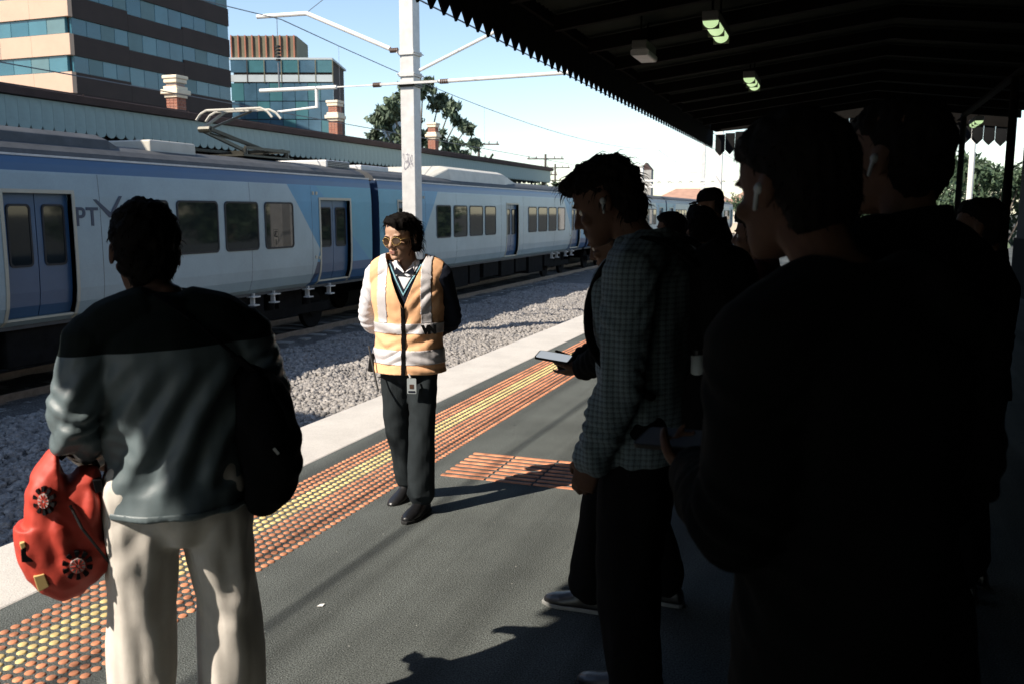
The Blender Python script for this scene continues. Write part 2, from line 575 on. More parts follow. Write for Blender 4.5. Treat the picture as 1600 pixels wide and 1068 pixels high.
def make_carriage():
    root = thing('train_carriage', 'x', 'train carriage', (-12.4, 10.0, 0))
    HL = 9.9
    bd = B()
    edges = [-HL] + [e for d in sorted(DOORS) for e in d] + [HL]
    for y0, y1 in zip(edges[::2], edges[1::2]):
        pr = clip_side(-0.02, 2.40)
        bd.prism(pr + [(1.28, 2.40), (1.28, -0.02)], 'Y', y0, y1)
    for y0, y1 in sorted(DOORS):
        pr = clip_side(1.90, 2.40)
        bd.prism(pr + [(1.28, 2.40), (1.28, 1.90)], 'Y', y0, y1)
        pr = clip_side(-0.02, 0.05)
        bd.prism(pr + [(1.24, 0.05), (1.24, -0.02)], 'Y', y0, y1)
    # far side and ends
    bd.prism([(-x, z) for x, z in SIDE] + [(-1.28, 2.40), (-1.28, -0.02)], 'Y', -HL, HL)
    for ye in (-HL, HL - 0.06):
        bd.prism([(-1.28, 0), (1.28, 0), (1.28, 2.38), (-1.28, 2.38)], 'Y', ye, ye + 0.06)
    bd.box(-1.28, 1.20, -HL + .06, HL - .06, -0.02, 0.03)
    me = bd.mesh('body')
    bm = bmesh.new()
    bm.from_mesh(me)

    def cut(y0, z0, y1, z1):
        d = Vector((0, y1 - y0, z1 - z0))
        bmesh.ops.bisect_plane(bm, geom=bm.verts[:] + bm.edges[:] + bm.faces[:], plane_co=(0, y0, z0), plane_no=Vector((1, 0, 0)).cross(d).normalized())
    lines = []
    for s in (1, -1):
        lines += [(s * 6.30, 2.20, s * 7.50, 0.78), (s * 7.50, 0.78, s * 7.15, -0.02), (s * 7.15, -0.02, s * 7.9, 0.62), (s * 8.62, 2.3, s * 9.55, 1.75), (s * 9.55, 1.75, s * 9.9, 2.1),
                  (s * 7.4, 2.2, s * 9.9, 0.35), (s * 6.2, 0.55, s * 9.9, 0.42)]
    for q in lines: cut(*q)
    cut(-HL, 2.19, HL, 2.19)

    def sidefn(y, z, y0, z0, y1, z1): return (y1 - y0) * (z - z0) - (z1 - z0) * (y - y0)
    for f in bm.faces:
        c = f.calc_center_median()
        y, z = abs(c.y), c.z
        k = 0
        if abs(c.y) > HL - 0.01: k = 4
        elif z > 2.19: k = 1
        else:
            yb = 6.30 + (2.20 - z) * 1.2 / 1.42 if z > 0.78 else 7.50 - (0.78 - z) * 0.35 / 0.80
            if y > yb:
                k = 2
                if z < 0.48 and y < 8.9 and y < 7.15 + (z + 0.02) * 1.15: k = 4
                elif z < 0.5: k = 1
                elif z > 1.75 and y > 8.62 + (2.3 - z) * 0.93 / 0.55 and y < 9.55 + (z - 1.75): k = 3
                elif sidefn(y, z, 7.4, 2.2, 9.9, 0.35) > 0 and k == 2: k = 3
        f.material_index = k
    bm.to_mesh(me)
    bm.free()
    body = link('body', me, [train_w, train_b, train_c, train_m, train_n], root)
    # pale gutter line over the blue band
    b = B()
    b.box(1.36, 1.445, -HL, HL, 2.402, 2.432)
    b.box(-1.445, -1.36, -HL, HL, 2.402, 2.432)
    b.make('gutter_rail', galv, root)
    # roof: low arch
    arc = [(1.36 * math.cos(R(a)), 2.403 + 0.36 * math.sin(R(a)) ** 0.9) for a in range(0, 181, 15)]
    b = B()
    b.prism(arc, 'Y', -HL, HL)
    b.make('roof', train_roof, root)
    # windows
    for y0, y1 in WINS:
        def win(y0, y1, z0, z1, xo, par, rad, frm=rubber, wd=0.035):
            o = rrect(y0, y1, z0, z1, rad)
            i = rrect(y0 + wd, y1 - wd, z0 + wd, z1 - wd, rad * 0.75)
            fr = B().ring(o, i, 'X', xo - 0.03, xo + 0.014).make('window', frm, par)
            B().prism(rrect(y0 + wd - .004, y1 - wd + .004, z0 + wd - .004, z1 - wd + .004, rad * 0.75), 'X', xo - 0.02, xo + 0.006).make('pane', glass, fr)
            return fr
        win(y0, y1, 0.86, 1.81, 1.5, root, 0.09)
    # doors: two leaves set back in a cream frame
    for y0, y1 in sorted(DOORS):
        w_ = 0.055
        fr = B()
        for (a, c, z0, z1) in ((y0 - w_, y0, -0.01, 1.93), (y1, y1 + w_, -0.01, 1.93)):
            fr.prism([(x + 0.012, z) for x, z in clip_side(z0, z1)] + [(side_x(z1) - .06, z1), (side_x(z0) - .06, z0)], 'Y', a, c)
        fr.box(side_x(1.9) - .06, side_x(1.9) + 0.014, y0, y1, 1.875, 1.93)
        fr.box(1.30, side_x(0.05) + 0.012, y0, y1, 0.052, 0.085)
        fr = fr.make('door_frame', cream, root)
        ym = (y0 + y1) / 2
        for a, c in ((y0 + .004, ym - 0.008), (ym + 0.008, y1 - .004)):
            d = B()
            pr = [(x - 0.085, z) for x, z in clip_side(0.09, 1.87)]
            d.prism(pr + [(1.33, 1.87), (1.25, 0.09)], 'Y', a, c)
            d = d.make('door', door_m, root)
            o = rrect(a + .10, c - .08, 0.82, 1.72, 0.07)
            i = rrect(a + .13, c - .11, 0.85, 1.69, 0.05)
            B().ring(o, i, 'X', 1.38, 1.428).make('window_seal', rubber, d)
            B().prism(rrect(a + .126, c - .106, 0.846, 1.694, 0.05), 'X', 1.37, 1.419).make('pane', glass, d)
        b = B()
        b.box(1.20, 1.32, ym - 0.007, ym + 0.007, 0.09, 1.87)
        b.make('door_seal', rubber, root)
    for y in (-7.2, -5.0, -1.15, 1.15, 5.0, 7.2):
        sm_ = B()
        sm_.prism([(x + .0012, z) for x, z in clip_side(0.02, 2.18)] + [(side_x(2.18) - .01, 2.18), (side_x(.02) - .01, .02)], 'Y', y - .004, y + .004)
        sm_.make('panel_seam', train_roof, root)
    # marker lamps beside the doors
    for s in (-1, 1):
        for (yy, zz) in ((7.28, 2.02), (7.42, 2.02), (7.33, 0.62), (7.47, 0.60)):
            B().box(side_x(zz) - .01, side_x(zz) + 0.018, s * yy - .035, s * yy + .035, zz - .035, zz + .035).make('marker_lamp', cream, root, bevel=0.008)
    # under the floor: equipment boxes, bogies, step irons
    rr_ = random.Random(2)
    y = -5.2
    while y < 5.0:
        L = rr_.uniform(0.8, 1.7)
        dz = rr_.uniform(0.45, 0.7)
        B().box(-1.25, 1.25, y, y + L, -0.04 - dz, -0.045).make('equipment_box', under, root, bevel=0.02)
        y += L + rr_.uniform(0.12, 0.4)
    for yc in (-6.9, 6.9):
        bg_ = B()
        for sx in (-1, 1):
            bg_.box(sx * 1.0 - .09, sx * 1.0 + .09, -1.6, 1.6, -0.66, -0.46)
            bg_.box(sx * 1.0 - .07, sx * 1.0 + .07, -0.45, 0.45, -0.46, -0.12)
        bg_.box(-0.95, 0.95, -0.3, 0.3, -0.6, -0.3)
        bogie = bg_.make('bogie', under, root)
        bogie.location = (0, yc, 0)
        for yw in (-1.2, 1.2):
            for sx in (-0.8, 0.8):
                c = B()
                c.cyl((sx - .06, yw, ZR + .43), (sx + .06, yw, ZR + .43), 0.43, 0.43, 20)
                c.cyl((sx - .085, yw, ZR + .43), (sx + .085, yw, ZR + .43), 0.16, 0.16, 12)
                c.make('wheel', under, bogie)
        for yw in (-0.7, 0.7):
            B().cyl((1.0, yw, -0.46), (1.0, yw, -0.12), 0.12, 0.12, 12).make('spring', under, bogie)
    for yy in (-8.1, -7.2, 5.2, 5.9, 7.2, 8.1):
        s_ = B()
        s_.box(1.27, 1.36, yy - .02, yy + .02, -0.26, -0.02)
        s_.box(1.27, 1.42, yy - .13, yy + .13, -0.10, -0.075)
        s_.box(1.27, 1.42, yy - .09, yy + .09, -0.27, -0.245)
        s_.make('step_iron', galv, root)
    b = B()
    b.box(1.22, 1.31, -HL, HL, -0.075, -0.02)
    b.make('sole_bar', train_roof, root)
    # bellows half
    b = B()
    for k in range(5):
        e = 0.0 if k % 2 else 0.05
        b.box(-1.0 - e, 1.0 + e, HL + 0.002 + 0.036 * k, HL + 0.036 * (k + 1), -0.02, 2.2 + e)
    b.make('bellows', rubber, root)
    return root


car = make_carriage()
cars = [car]
for k in (1, 2, 3, 4):
    c = copy_tree(car)
    c.location.y = 10.0 + 20.2 * k
    cars.append(c)
for c, lab in zip(cars, ('nearest train carriage, with the pantograph on its roof and PT lettering by its door',
                         'second train carriage, right behind the pale steel mast and the officer',
                         'third train carriage, mostly behind the head of the man in the checked shirt',
                         'fourth train carriage, a short stretch far down the track',
                         'most distant train carriage at the far end of the train')):
    tag(c, lab, 'train carriage', 'carriages of the white and blue suburban train')
# things that only some carriages carry
c0, c1 = cars[0], cars[1]


def louvre_box(x0, x1, y0, y1, z0, z1, par, m, n=7, name='louvre_box'):
    o = B().box(x0, x1, y0, y1, z0, z1).make(name, m, par, bevel=0.02)
    s = B()
    for k in range(n):
        zz = z0 + (z1 - z0) * (k + 0.6) / (n + 0.4)
        s.box(x1 + .001, x1 + 0.02, y0 + .06, y1 - .06, zz - 0.008, zz + 0.008)
    s.make('louvre', train_roof, o)
    return o


# long low air-conditioning housing with a sloped end
def fairing(par, y0, y1, zt, sl0, sl1, m, w=1.15, z0=2.46):
    sec = [(-w, z0), (w, z0), (w * .92, zt - .09), (w * .72, zt), (-w * .72, zt), (-w * .92, zt - .09)]
    n = len(sec)
    vs, fs = [], []
    for yy, q in ((y0, 0.0), (y0 + sl0, 1.0), (y1 - sl1, 1.0), (y1, 0.0)):
        for x, z in sec: vs.append((x * (0.8 + 0.2 * q), yy, z0 + (z - z0) * (0.12 + 0.88 * q)))
    for k in range(3):
        for i in range(n):
            j = (i + 1) % n
            fs.append((k * n + i, k * n + j, (k + 1) * n + j, (k + 1) * n + i))
    fs += [tuple(range(n)), tuple(range(3 * n, 4 * n))]
    return B().add(vs, fs).make('air_conditioner', m, par, bevel=0.02)


pale_metal = mat('pale_roof_metal', (0.50, 0.47, 0.40), 0.6, 0.12, 2, 0.1, 20)
fairing(c0, -8.0, 2.75, 2.86, 1.2, 0.9, train_roof)
B().box(-1.0, 0.95, 2.95, 4.15, 2.52, 2.87).make('equipment_cover', pale_metal, c0, bevel=0.03)
louvre_box(-1.0, 0.95, 8.75, 9.85, 2.55, 2.83, c0, galv)
B().box(-1.0, 0.9, -9.7, -8.2, 2.5, 2.8).make('roof_panel', galv, c1, bevel=0.03)
fairing(c1, -6.3, 2.6, 3.0, 1.5, 2.6, pale_metal, 1.25)
fairing(cars[2], -6.3, 2.6, 3.0, 1.5, 2.6, pale_metal, 1.25)

# pantograph on the first carriage
pa = B()
pa.box(-0.75, 0.75, 5.9, 7.7, 2.76, 2.80)
for sx in (-.7, .7):
    for yy in (6.0, 7.5):
        pa.cyl((sx, yy, 2.80), (sx, yy, 2.92), 0.05)
pa.bar((-.7, 6.0, 2.94), (-.7, 7.6, 2.94), 0.06)
pa.bar((.7, 6.0, 2.94), (.7, 7.6, 2.94), 0.06)
pa.bar((-.7, 7.4, 2.94), (.7, 7.4, 2.94), 0.09)
pa = pa.make('pantograph', panto_m, c0)
a_ = B()
a_.bar((0.25, 7.35, 2.96), (0.12, 5.65, 3.30), 0.07)
a_.bar((-0.25, 7.35, 2.96), (-0.12, 5.65, 3.30), 0.07)
a_.bar((0.45, 7.2, 2.96), (0.05, 5.75, 3.22), 0.03)
a_.make('lower_arm', panto_m, pa)
a_ = B()
a_.bar((0.10, 5.65, 3.30), (0.35, 6.75, 3.76), 0.045)
a_.bar((-0.10, 5.65, 3.30), (-0.35, 6.75, 3.76), 0.045)
a_.cyl((-.14, 5.65, 3.30), (.14, 5.65, 3.30), 0.07)
a_.make('upper_arm', panto_m, pa)
a_ = B()
for yy in (6.60, 6.92):
    a_.path([(-0.98, yy, 3.60), (-0.86, yy, 3.73), (-0.70, yy, 3.80), (0.70, yy, 3.80), (0.86, yy, 3.73), (0.98, yy, 3.60)], 0.026)
a_.bar((-.4, 6.6, 3.78), (-.4, 6.92, 3.78), 0.03)
a_.bar((.4, 6.6, 3.78), (.4, 6.92, 3.78), 0.03)
a_.make('contact_head', pale_metal, pa)


# lettering on the first carriage: P, T and the long-armed tick of the operator's mark
def text_mesh(s, size, ext=0.004):
    cu = bpy.data.curves.new('lettering', 'FONT')
    cu.body = s
    cu.size = size
    cu.extrude = ext
    cu.offset = 0.006
    o = bpy.data.objects.new('lettering', cu)
    COL.objects.link(o)
    dg = bpy.context.evaluated_depsgraph_get()
    me = bpy.data.meshes.new_from_object(o.evaluated_get(dg))
    bpy.data.objects.remove(o)
    bpy.data.curves.remove(cu)
    me.name = 'lettering'
    return me


for s, yy in (('P', 0.64), ('T', 0.86)):
    o = link('letter', text_mesh(s, 0.40), train_n, c0)
    o.rotation_euler = (R(90), 0, R(90))
    o.location = (1.503, yy, 1.40)
B().prism([(1.02, 1.80), (1.08, 1.80), (1.36, 1.60), (1.56, 1.86), (1.62, 1.86), (1.38, 1.52), (1.33, 1.52)], 'X', 1.50, 1.507).make('logo_tick', train_n, c0)

# ------------------------------------------------------------------ overhead line
mast = thing('catenary_mast', 'tall pale steel mast standing behind the officer with overhead line arms', 'mast', (-9.13, 18.575, Z_BAL))
o = B().box(-0.165, 0.165, -0.175, 0.175, -0.2, 9.2).make('post', galv, mast, bevel=0.012)
B().box(-0.45, 0.45, -0.45, 0.45, -0.25, 0.16).make('footing', conc_d, mast)


def L3(x, y, z): return (x + 9.13, y - 18.575, z - Z_BAL)


def clamp(z, par, m=galv):
    b = B()
    z -= Z_BAL
    b.ring(rrect(-.20, .20, -.21, .21, .02, 1), rrect(-.167, .167, -.177, .177, .01, 1), 'Z', z - .045, z + .045)
    for sx in (-.2, .2):
        b.cyl((sx, -.26, z), (sx, .26, z), 0.014)
    return b.make('clamp', m, par)


YA = 18.38
for z in (4.40, 5.08, 4.62): clamp(z, mast, panto_m if z == 4.40 else galv)
b = B()
b.bar(L3(-9.75, YA - .04, 4.42), L3(-8.35, YA - .04, 4.42), 0.07, 0.05)
b.make('bracket', galv, mast)
b = B()
b.path([L3(-9.30, YA, 5.10), L3(-9.52, YA, 5.18)], 0.02)
b.path([L3(-9.52, YA, 5.18), L3(-11.62, YA, 6.08), L3(-12.95, YA, 6.10)], 0.05, 10)
b.make('upper_arm', white_p, mast)
b = B()
b.path([L3(-10.9, YA, 4.42), L3(-12.95, YA, 4.43)], 0.045, 10)
b.path([L3(-9.75, YA, 4.42), L3(-10.9, YA, 4.42)], 0.014)
b.make('lower_arm', white_p, mast)
b = B()
b.path([L3(-11.42, YA, 4.42), L3(-11.42, YA, 3.98)], 0.04, 8)
b.path([L3(-11.42, YA, 4.00), L3(-12.5, YA, 3.93)], 0.025, 6)
b.make('steady_arm', white_p, mast)
b = B()
b.path([L3(-8.80, YA, 4.68), L3(-7.30, YA, 5.27), L3(-5.5, YA, 5.98)], 0.035, 8)
b.make('tie_arm', white_p, mast)
b = B()
b.path([L3(-8.35, YA, 4.42), L3(-5.4, YA, 4.46)], 0.04, 8)
b.make('track_arm', white_p, mast)
for (x, y, z) in ((-9.86, YA, 4.42), (-8.22, YA, 4.42), (-9.42, YA, 5.14)):
    b = B()
    for k in range(4):
        b.cyl(L3(x - .09 + .05 * k, y, z), L3(x - .06 + .05 * k, y, z), 0.055, 0.055, 10)
    b.make('insulator', insul, mast)
b = B()
b.path([L3(-8.97, YA, 7.6), L3(-11.62, YA, 6.10)], 0.008, 5)
b.path([L3(-12.42, YA, 6.06), L3(-12.42, YA, 5.45)], 0.008, 5)
b.path([L3(-12.42, YA, 5.05), L3(-12.42, YA, 4.48)], 0.02, 5)
b.make('stay_wire', wire_m, mast)
b = B()
for k in range(5):
    b.cyl(L3(-12.42, YA, 5.08 + .075 * k), L3(-12.42, YA, 5.12 + .075 * k), 0.06, 0.06, 10)
b.make('hanging_insulator', rubber, mast)
pl = B().box(-0.055, 0.075, -0.184, -0.177, 1.98, 2.42).make('number_plate', white_p, mast)
b = B()
b.ring([(-.055, 1.98), (.075, 1.98), (.075, 2.42), (-.055, 2.42)], [(-.043, 1.992), (.063, 1.992), (.063, 2.408), (-.043, 2.408)], 'Y', -0.1875, -0.1842)
b.make('plate_border', rubber, pl)
for k, s in enumerate('31'):
    o = link('digit', text_mesh(s, 0.20, 0.002), rubber, pl)
    o.rotation_euler = (R(90), 0, 0)
    o.location = (-0.04, -0.1865, 2.24 - 0.19 * k)
# scribbled graffiti on the mast
rg = random.Random(8)
gpts = []
b = B()
for k, (cx, cz, sx, sz) in enumerate(((-.06, 4.02, .08, .10), (.05, 3.98, .07, .12), (-.02, 3.86, .09, .09))):
    p = []
    for i in range(15):
        t = i / 14
        p.append((cx + sx * math.sin(9 * t + k) * (1 - .3 * t), -0.1785, cz + sz * math.cos(13 * t + 2 * k) + 0.03 * rg.uniform(-1, 1)))
    b.path(p, 0.0035, 4)
b.make('graffiti', mat('faded_ink', (0.30, 0.28, 0.32), 0.8), mast)

# wires along the tracks
def sag_wire(x0, pts_z, y0, y1, r, lab, drop=None):
    b = B()
    P = []
    n = 90
    sup = 46.0
    for i in range(n + 1):
        y = y0 + (y1 - y0) * i / n
        u = ((y - YA) / sup) % 1.0
        z = pts_z[0] - pts_z[1] * 4 * u * (1 - u)
        P.append((x0, y, z))
    b.path(P, r, 4)
    if drop is not None:
        for i in range(0, n + 1, 4):
            b.path([P[i], (x0, P[i][1], drop)], 0.004, 3)
        b.path([(x0, y0, drop), (x0, y1, drop)], r, 4)
    o = b.make('overhead_wire', wire_m)
    tag(o, lab, 'overhead wire', 'overhead wires along the tracks')


sag_wire(-12.42, (6.05, 0.8), -30, 200, 0.012, 'catenary and contact wire with droppers above the train', 3.92)
sag_wire(-5.4, (5.95, 0.9), -30, 200, 0.012, 'catenary and contact wire with droppers above the empty near track', 4.4)
sag_wire(-9.5, (7.6, 0.7), -30, 200, 0.010, 'single feeder wire on top of the masts')

# further masts down the line
def far_mast(x, y, lab, arm=-1, h=7.5):
    r_ = thing('catenary_mast', lab, 'mast', (x, y, Z_BAL), 0, 'masts down the line')
    B().box(-.13, .13, -.13, .13, -0.2, h).make('post', galv, r_, bevel=0.01)
    b = B()
    b.path([(0, 0, 5.6), (arm * 3.3, 0, 5.68)], 0.045, 6)
    b.path([(0, 0, 6.2), (arm * 2.6, 0, 7.2), (arm * 3.8, 0, 7.22)], 0.04, 6)
    b.make('arm', white_p, r_)
    return r_


far_mast(-9.1, 64.4, 'distant overhead line mast beside the train, past the shirted man', -1)
far_mast(-9.1, 110, 'most distant overhead line mast down the track', -1)

# ------------------------------------------------------------------ near platform canopy
EDGE = -3.2
Y0C, Y1C = -24.0, 24.7
SL = 0.12
ZT = 3.84


RIDGE = 0.6


def zroof(x): return ZT + SL * (min(x, RIDGE) - EDGE) - SL * max(0.0, x - RIDGE)


can = thing('platform_canopy', 'dark platform canopy with saw-tooth valance over the waiting people', 'canopy', (0, 0, 0))
# corrugated sheets, one between each pair of rafters
rafter_y = [Y0C + 0.1 + 1.48 * k for k in range(36) if Y0C + 0.1 + 1.48 * k < Y1C]
for ya, yb in zip(rafter_y, rafter_y[1:]):
    n = 20
    for xa, xb in ((EDGE + 0.03, RIDGE), (RIDGE, 3.8)):
        vs, fs = [], []
        for i in range(n + 1):
            y = ya + (yb - ya) * i / n
            dz = 0.012 * (1 if i % 2 else -1)
            for x in (xa, xb):
                vs += [(x, y, zroof(x) + dz), (x, y, zroof(x) + dz + 0.02)]
        for i in range(n):
            a, c = 4 * i, 4 * i + 4
            fs += [(a, a + 2, c + 2, c), (a + 1, c + 1, c + 3, a + 3), (a, c, c + 1, a + 1), (a + 2, a + 3, c + 3, c + 2)]
        B().add(vs, fs).make('roof_sheet', soffit, can)
for y in rafter_y:
    b = B()
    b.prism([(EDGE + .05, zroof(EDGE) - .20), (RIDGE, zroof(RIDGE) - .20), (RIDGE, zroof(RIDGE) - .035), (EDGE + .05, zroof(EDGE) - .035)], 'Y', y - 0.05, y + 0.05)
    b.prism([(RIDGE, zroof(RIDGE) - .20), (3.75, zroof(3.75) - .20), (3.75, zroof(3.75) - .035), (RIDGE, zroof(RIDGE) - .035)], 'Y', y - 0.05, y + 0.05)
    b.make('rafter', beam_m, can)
for x in (2.6,):
    b = B()
    b.box(x - .06, x + .06, Y0C + .15, Y1C - .1, zroof(x) - .262, zroof(x) - .202)
    b.make('purlin', beam_m, can)
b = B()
b.box(EDGE - .02, EDGE + .028, Y0C, Y1C, ZT - .12, ZT + .10)
b.make('fascia', beam_m, can)
pitch = 0.255
bmesh_board = B()
hw = pitch / 2 - 0.004
bmesh_board.prism([(-hw, 0.09), (hw, 0.09), (hw, -0.34), (0.0, -0.47), (-hw, -0.34)], 'X', -0.011, 0.011)
vb = bmesh_board.mesh('valance_board')
vb.materials.append(board_d)
n = int((Y1C - Y0C) / pitch)
for k in range(n):
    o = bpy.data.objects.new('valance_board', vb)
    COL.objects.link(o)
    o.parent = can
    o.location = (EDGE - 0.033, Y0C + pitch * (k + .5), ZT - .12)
vb2 = vb.copy()
for k in range(27):
    x = EDGE + pitch * (k + .5)
    o = bpy.data.objects.new('valance_board', vb)
    COL.objects.link(o)
    o.parent = can
    o.rotation_euler = (0, 0, R(90))
    o.location = (x, Y1C + 0.02, zroof(x) - .30)
b = B()
b.prism([(EDGE, zroof(EDGE) - .13), (RIDGE, zroof(RIDGE) - .31), (RIDGE, zroof(RIDGE) + .1), (EDGE, zroof(EDGE) + .1)], 'Y', Y1C - .03, Y1C)
b.prism([(RIDGE, zroof(RIDGE) - .31), (3.75, zroof(3.75) - .31), (3.75, zroof(3.75) + .1), (RIDGE, zroof(RIDGE) + .1)], 'Y', Y1C - .03, Y1C)
b.make('end_fascia', beam_m, can)
for y in (-15.0, -7.0, 1.0, 9.0, 17.0, 23.6):
    b = B()
    b.cyl((2.6, y, 0), (2.6, y, zroof(2.6) - .265), 0.075, 0.065, 12)
    b.cyl((2.6, y, 0), (2.6, y, 0.5), 0.12, 0.09, 12)
    b.make('column', beam_m, can)

# fluorescent fittings, lit green-white
tube = mat('fluorescent_diffuser', (0.55, 0.62, 0.42), 0.4, 0.05, 8, emit=(0.62, 0.85, 0.42, 0.55))
fit_m = mat('lamp_housing', (0.12, 0.12, 0.11), 0.6, 0.1, 6)


def lamp(x, y, lab, L=1.05, on=True):
    t = thing('ceiling_lamp' if on else 'ceiling_housing', lab, 'lamp' if on else 'speaker', (x, y, zroof(x) - .34), 0, 'fluorescent lamps under the canopy' if on else None)
    B().box(-.09, .09, -L / 2, L / 2, -0.05, 0.05).make('housing', fit_m, t, bevel=0.01)
    if on:
        sec = [(.085 * math.cos(R(a)), -.052 - .075 * math.sin(R(a))) for a in range(0, 181, 20)]
        b = B()
        b.prism(sec, 'Y', -L / 2 + .03, L / 2 - .03)
        b.make('diffuser', tube, t)
        for k in (-1, 0, 1):
            B().box(-.092, .092, k * L / 2.3 - .004, k * L / 2.3 + .004, -.135, -.052).make('wire_guard', panto_m, t)
    else:
        B().prism(rrect(-.11, .11, -.13, -.052, .03), 'Y', -L / 2 + .02, L / 2 - .02).make('cover', galv, t)
    for s in (-1, 1):
        B().cyl((0, s * L / 3, 0.05), (0, s * L / 3, 0.34), 0.012).make('hanger', beam_m, t)


lamp(-1.42, 10.75, 'lit fluorescent lamp, larger and nearer of the two above the black head')
lamp(-1.42, 15.2, 'lit fluorescent lamp, smaller one further along the same row')
lamp(2.84, 23.4, 'dim green lamp glinting above the opening at the far right')
lamp(-2.36, 11.3, 'unlit grey housing hanging close to the saw-tooth edge', 0.6, False)

# station building that closes the platform on the right
sb = thing('station_building', 'unlit station building wall closing the platform on the right', 'building', (0, 0, 0))
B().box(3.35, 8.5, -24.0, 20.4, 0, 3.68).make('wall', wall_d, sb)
B().box(3.3, 3.348, -24.0, 20.4, 0, 1.1).make('dado', beam_m, sb)
for y in (2.0, 8.0, 14.0):
    f_ = B().ring([(y, 0.02), (y + 1.2, 0.02), (y + 1.2, 2.5), (y, 2.5)], [(y + .1, 0.02), (y + 1.1, 0.02), (y + 1.1, 2.4), (y + .1, 2.4)], 'X', 3.27, 3.34).make('door_frame', beam_m, sb)
    B().box(3.30, 3.345, y + .1, y + 1.1, 1.12, 2.4).make('door', board_d, sb)
B().box(3.36, 8.8, -24.3, 20.6, 3.682, 3.74).make('roof', slate, sb)

# ------------------------------------------------------------------ far platform: canopy, roof, chimneys
XF = -14.6
YF0, YF1 = 2.0, 46.4
fs_ = thing('station_pavilion', 'station pavilion behind the train with grey saw-tooth valance and low brown roof', 'station building', (-18, 24, 0))


def Lf(x, y, z): return (x + 18, y - 24, z)


hb = B()
hwf = 0.27 / 2 - 0.0015
sc_ = [(-hwf, 0.0), (hwf, 0.0), (hwf, -0.50)] + [(hwf * math.cos(R(a)), -0.50 - 0.11 * math.sin(R(a))) for a in (30, 60, 90, 120, 150)] + [(-hwf, -0.50)]
hb.prism(sc_, 'X', -0.012, 0.012)
vbf = hb.mesh('valance_board')
vbf.materials.append(board_m)
for k in range(int((YF1 - YF0) / 0.27)):
    o = bpy.data.objects.new('valance_board', vbf)
    COL.objects.link(o)
    o.parent = fs_
    o.location = Lf(XF, YF0 + 0.27 * (k + .5), 3.76)
for k in range(12):
    o = bpy.data.objects.new('valance_board', vbf)
    COL.objects.link(o)
    o.parent = fs_
    o.rotation_euler = (0, 0, R(90))
    o.location = Lf(XF - 0.15 - 0.27 * k, YF1 + .01, 3.76)
b = B()
b.prism([(XF + .10 + 18, 3.78), (XF + .14 + 18, 3.92), (XF - .02 + 18, 3.95), (XF - .05 + 18, 3.765)], 'Y', YF0 - 24, YF1 + .15 - 24)
b.make('gutter', slate, fs_)
# roof sheets between ribs
for k in range(14):
    ya = YF0 + (YF1 - YF0) * k / 14
    yb = YF0 + (YF1 - YF0) * (k + 1) / 14 - 0.02
    b = B()
    b.prism([(XF + 18, 3.93), (-0.8, 4.47), (-0.8, 4.51), (XF + 18, 3.975)], 'Y', ya - 24, yb - 24)
    b.prism([(-0.8, 4.47), (-7.0, 3.7), (-7.0, 3.74), (-0.8, 4.51)], 'Y', ya - 24, yb - 24)
    b.make('roof_sheet', slate, fs_)
B().cyl(Lf(-18.8, YF0, 4.52), Lf(-18.8, YF1, 4.52), 0.07, 0.07, 8).make('ridge_cap', rust, fs_)
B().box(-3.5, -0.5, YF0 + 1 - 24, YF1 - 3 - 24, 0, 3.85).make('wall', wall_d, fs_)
for k in range(9):
    y = 4 + 5.2 * k
    b = B()
    b.cyl(Lf(-15.4, y, 0), Lf(-15.4, y, 3.7), 0.07, 0.06, 10)
    b.bar(Lf(-15.4, y, 2.9), Lf(-14.7, y, 3.6), 0.05)
    b.make('column', beam_m, fs_)
B().box(*[v for p in zip(Lf(-15.0, 46.0, 0), Lf(-14.75, 46.25, 3.75)) for v in p]).make('end_post', cream, fs_)
# under the canopy: windows and doors of the pavilion
for k in range(8):
    y = 5 + 5 * k - 24
    f_ = B().ring([(y, 0.9), (y + 1.1, 0.9), (y + 1.1, 2.7), (y, 2.7)], [(y + .08, .98), (y + 1.02, .98), (y + 1.02, 2.62), (y + .08, 2.62)], 'X', -0.499, -0.45).make('window', cream, fs_)
    B().box(-0.498, -0.47, y + .08, y + 1.02, .98, 2.62).make('pane', glass, f_)


def chimney(y, zt, lab):
    t = thing('chimney', lab, 'chimney', (-19.0, y, 4.3), 0, 'red brick chimneys on the pavilion roof')
    H = zt - 4.3
    h = 0.20
    # courses of brick, each course a slab with recessed mortar under it
    z = 0.0
    c = 0
    while z < H - 0.30:
        b = B()
        for i in range(3):
            o = 0.0 if c % 2 else 0.5
            for s in (0, 1):
                w_ = 2 * h / 3
                x0 = -h + w_ * i
                b.box(x0 + .006, x0 + w_ - .006, (-h if s == 0 else h - .1), (-h + .1 if s == 0 else h), z + .006, z + .084)
                b.box((-h if s == 0 else h - .1), (-h + .1 if s == 0 else h), max(-h + .106, x0 + .006 + .12 * o), min(h - .106, x0 + w_ - .006 + .12 * o), z + .006, z + .084)
        b.make('brick_course', brick_m, t)
        z += 0.09
        c += 1
    B().box(-h + .012, h - .012, -h + .012, h - .012, -0.2, H - .2).make('core', conc_d, t)
    b = B()
    b.box(-h - .04, h + .04, -h - .04, h + .04, H * .52, H * .52 + .10)
    b.box(-h - .11, h + .11, -h - .11, h + .11, H * .52 + .102, H * .52 + .24)
    b.box(-h - .05, h + .05, -h - .05, h + .05, H * .52 + .242, H * .52 + .34)
    b.make('corbel_band', stucco, t, bevel=0.02)
    b = B()
    b.box(-h - .04, h + .04, -h - .04, h + .04, H - .22, H - .10)
    b.box(-h - .07, h + .07, -h - .07, h + .07, H - .098, H)
    b.make('cap', stucco, t, bevel=0.02)


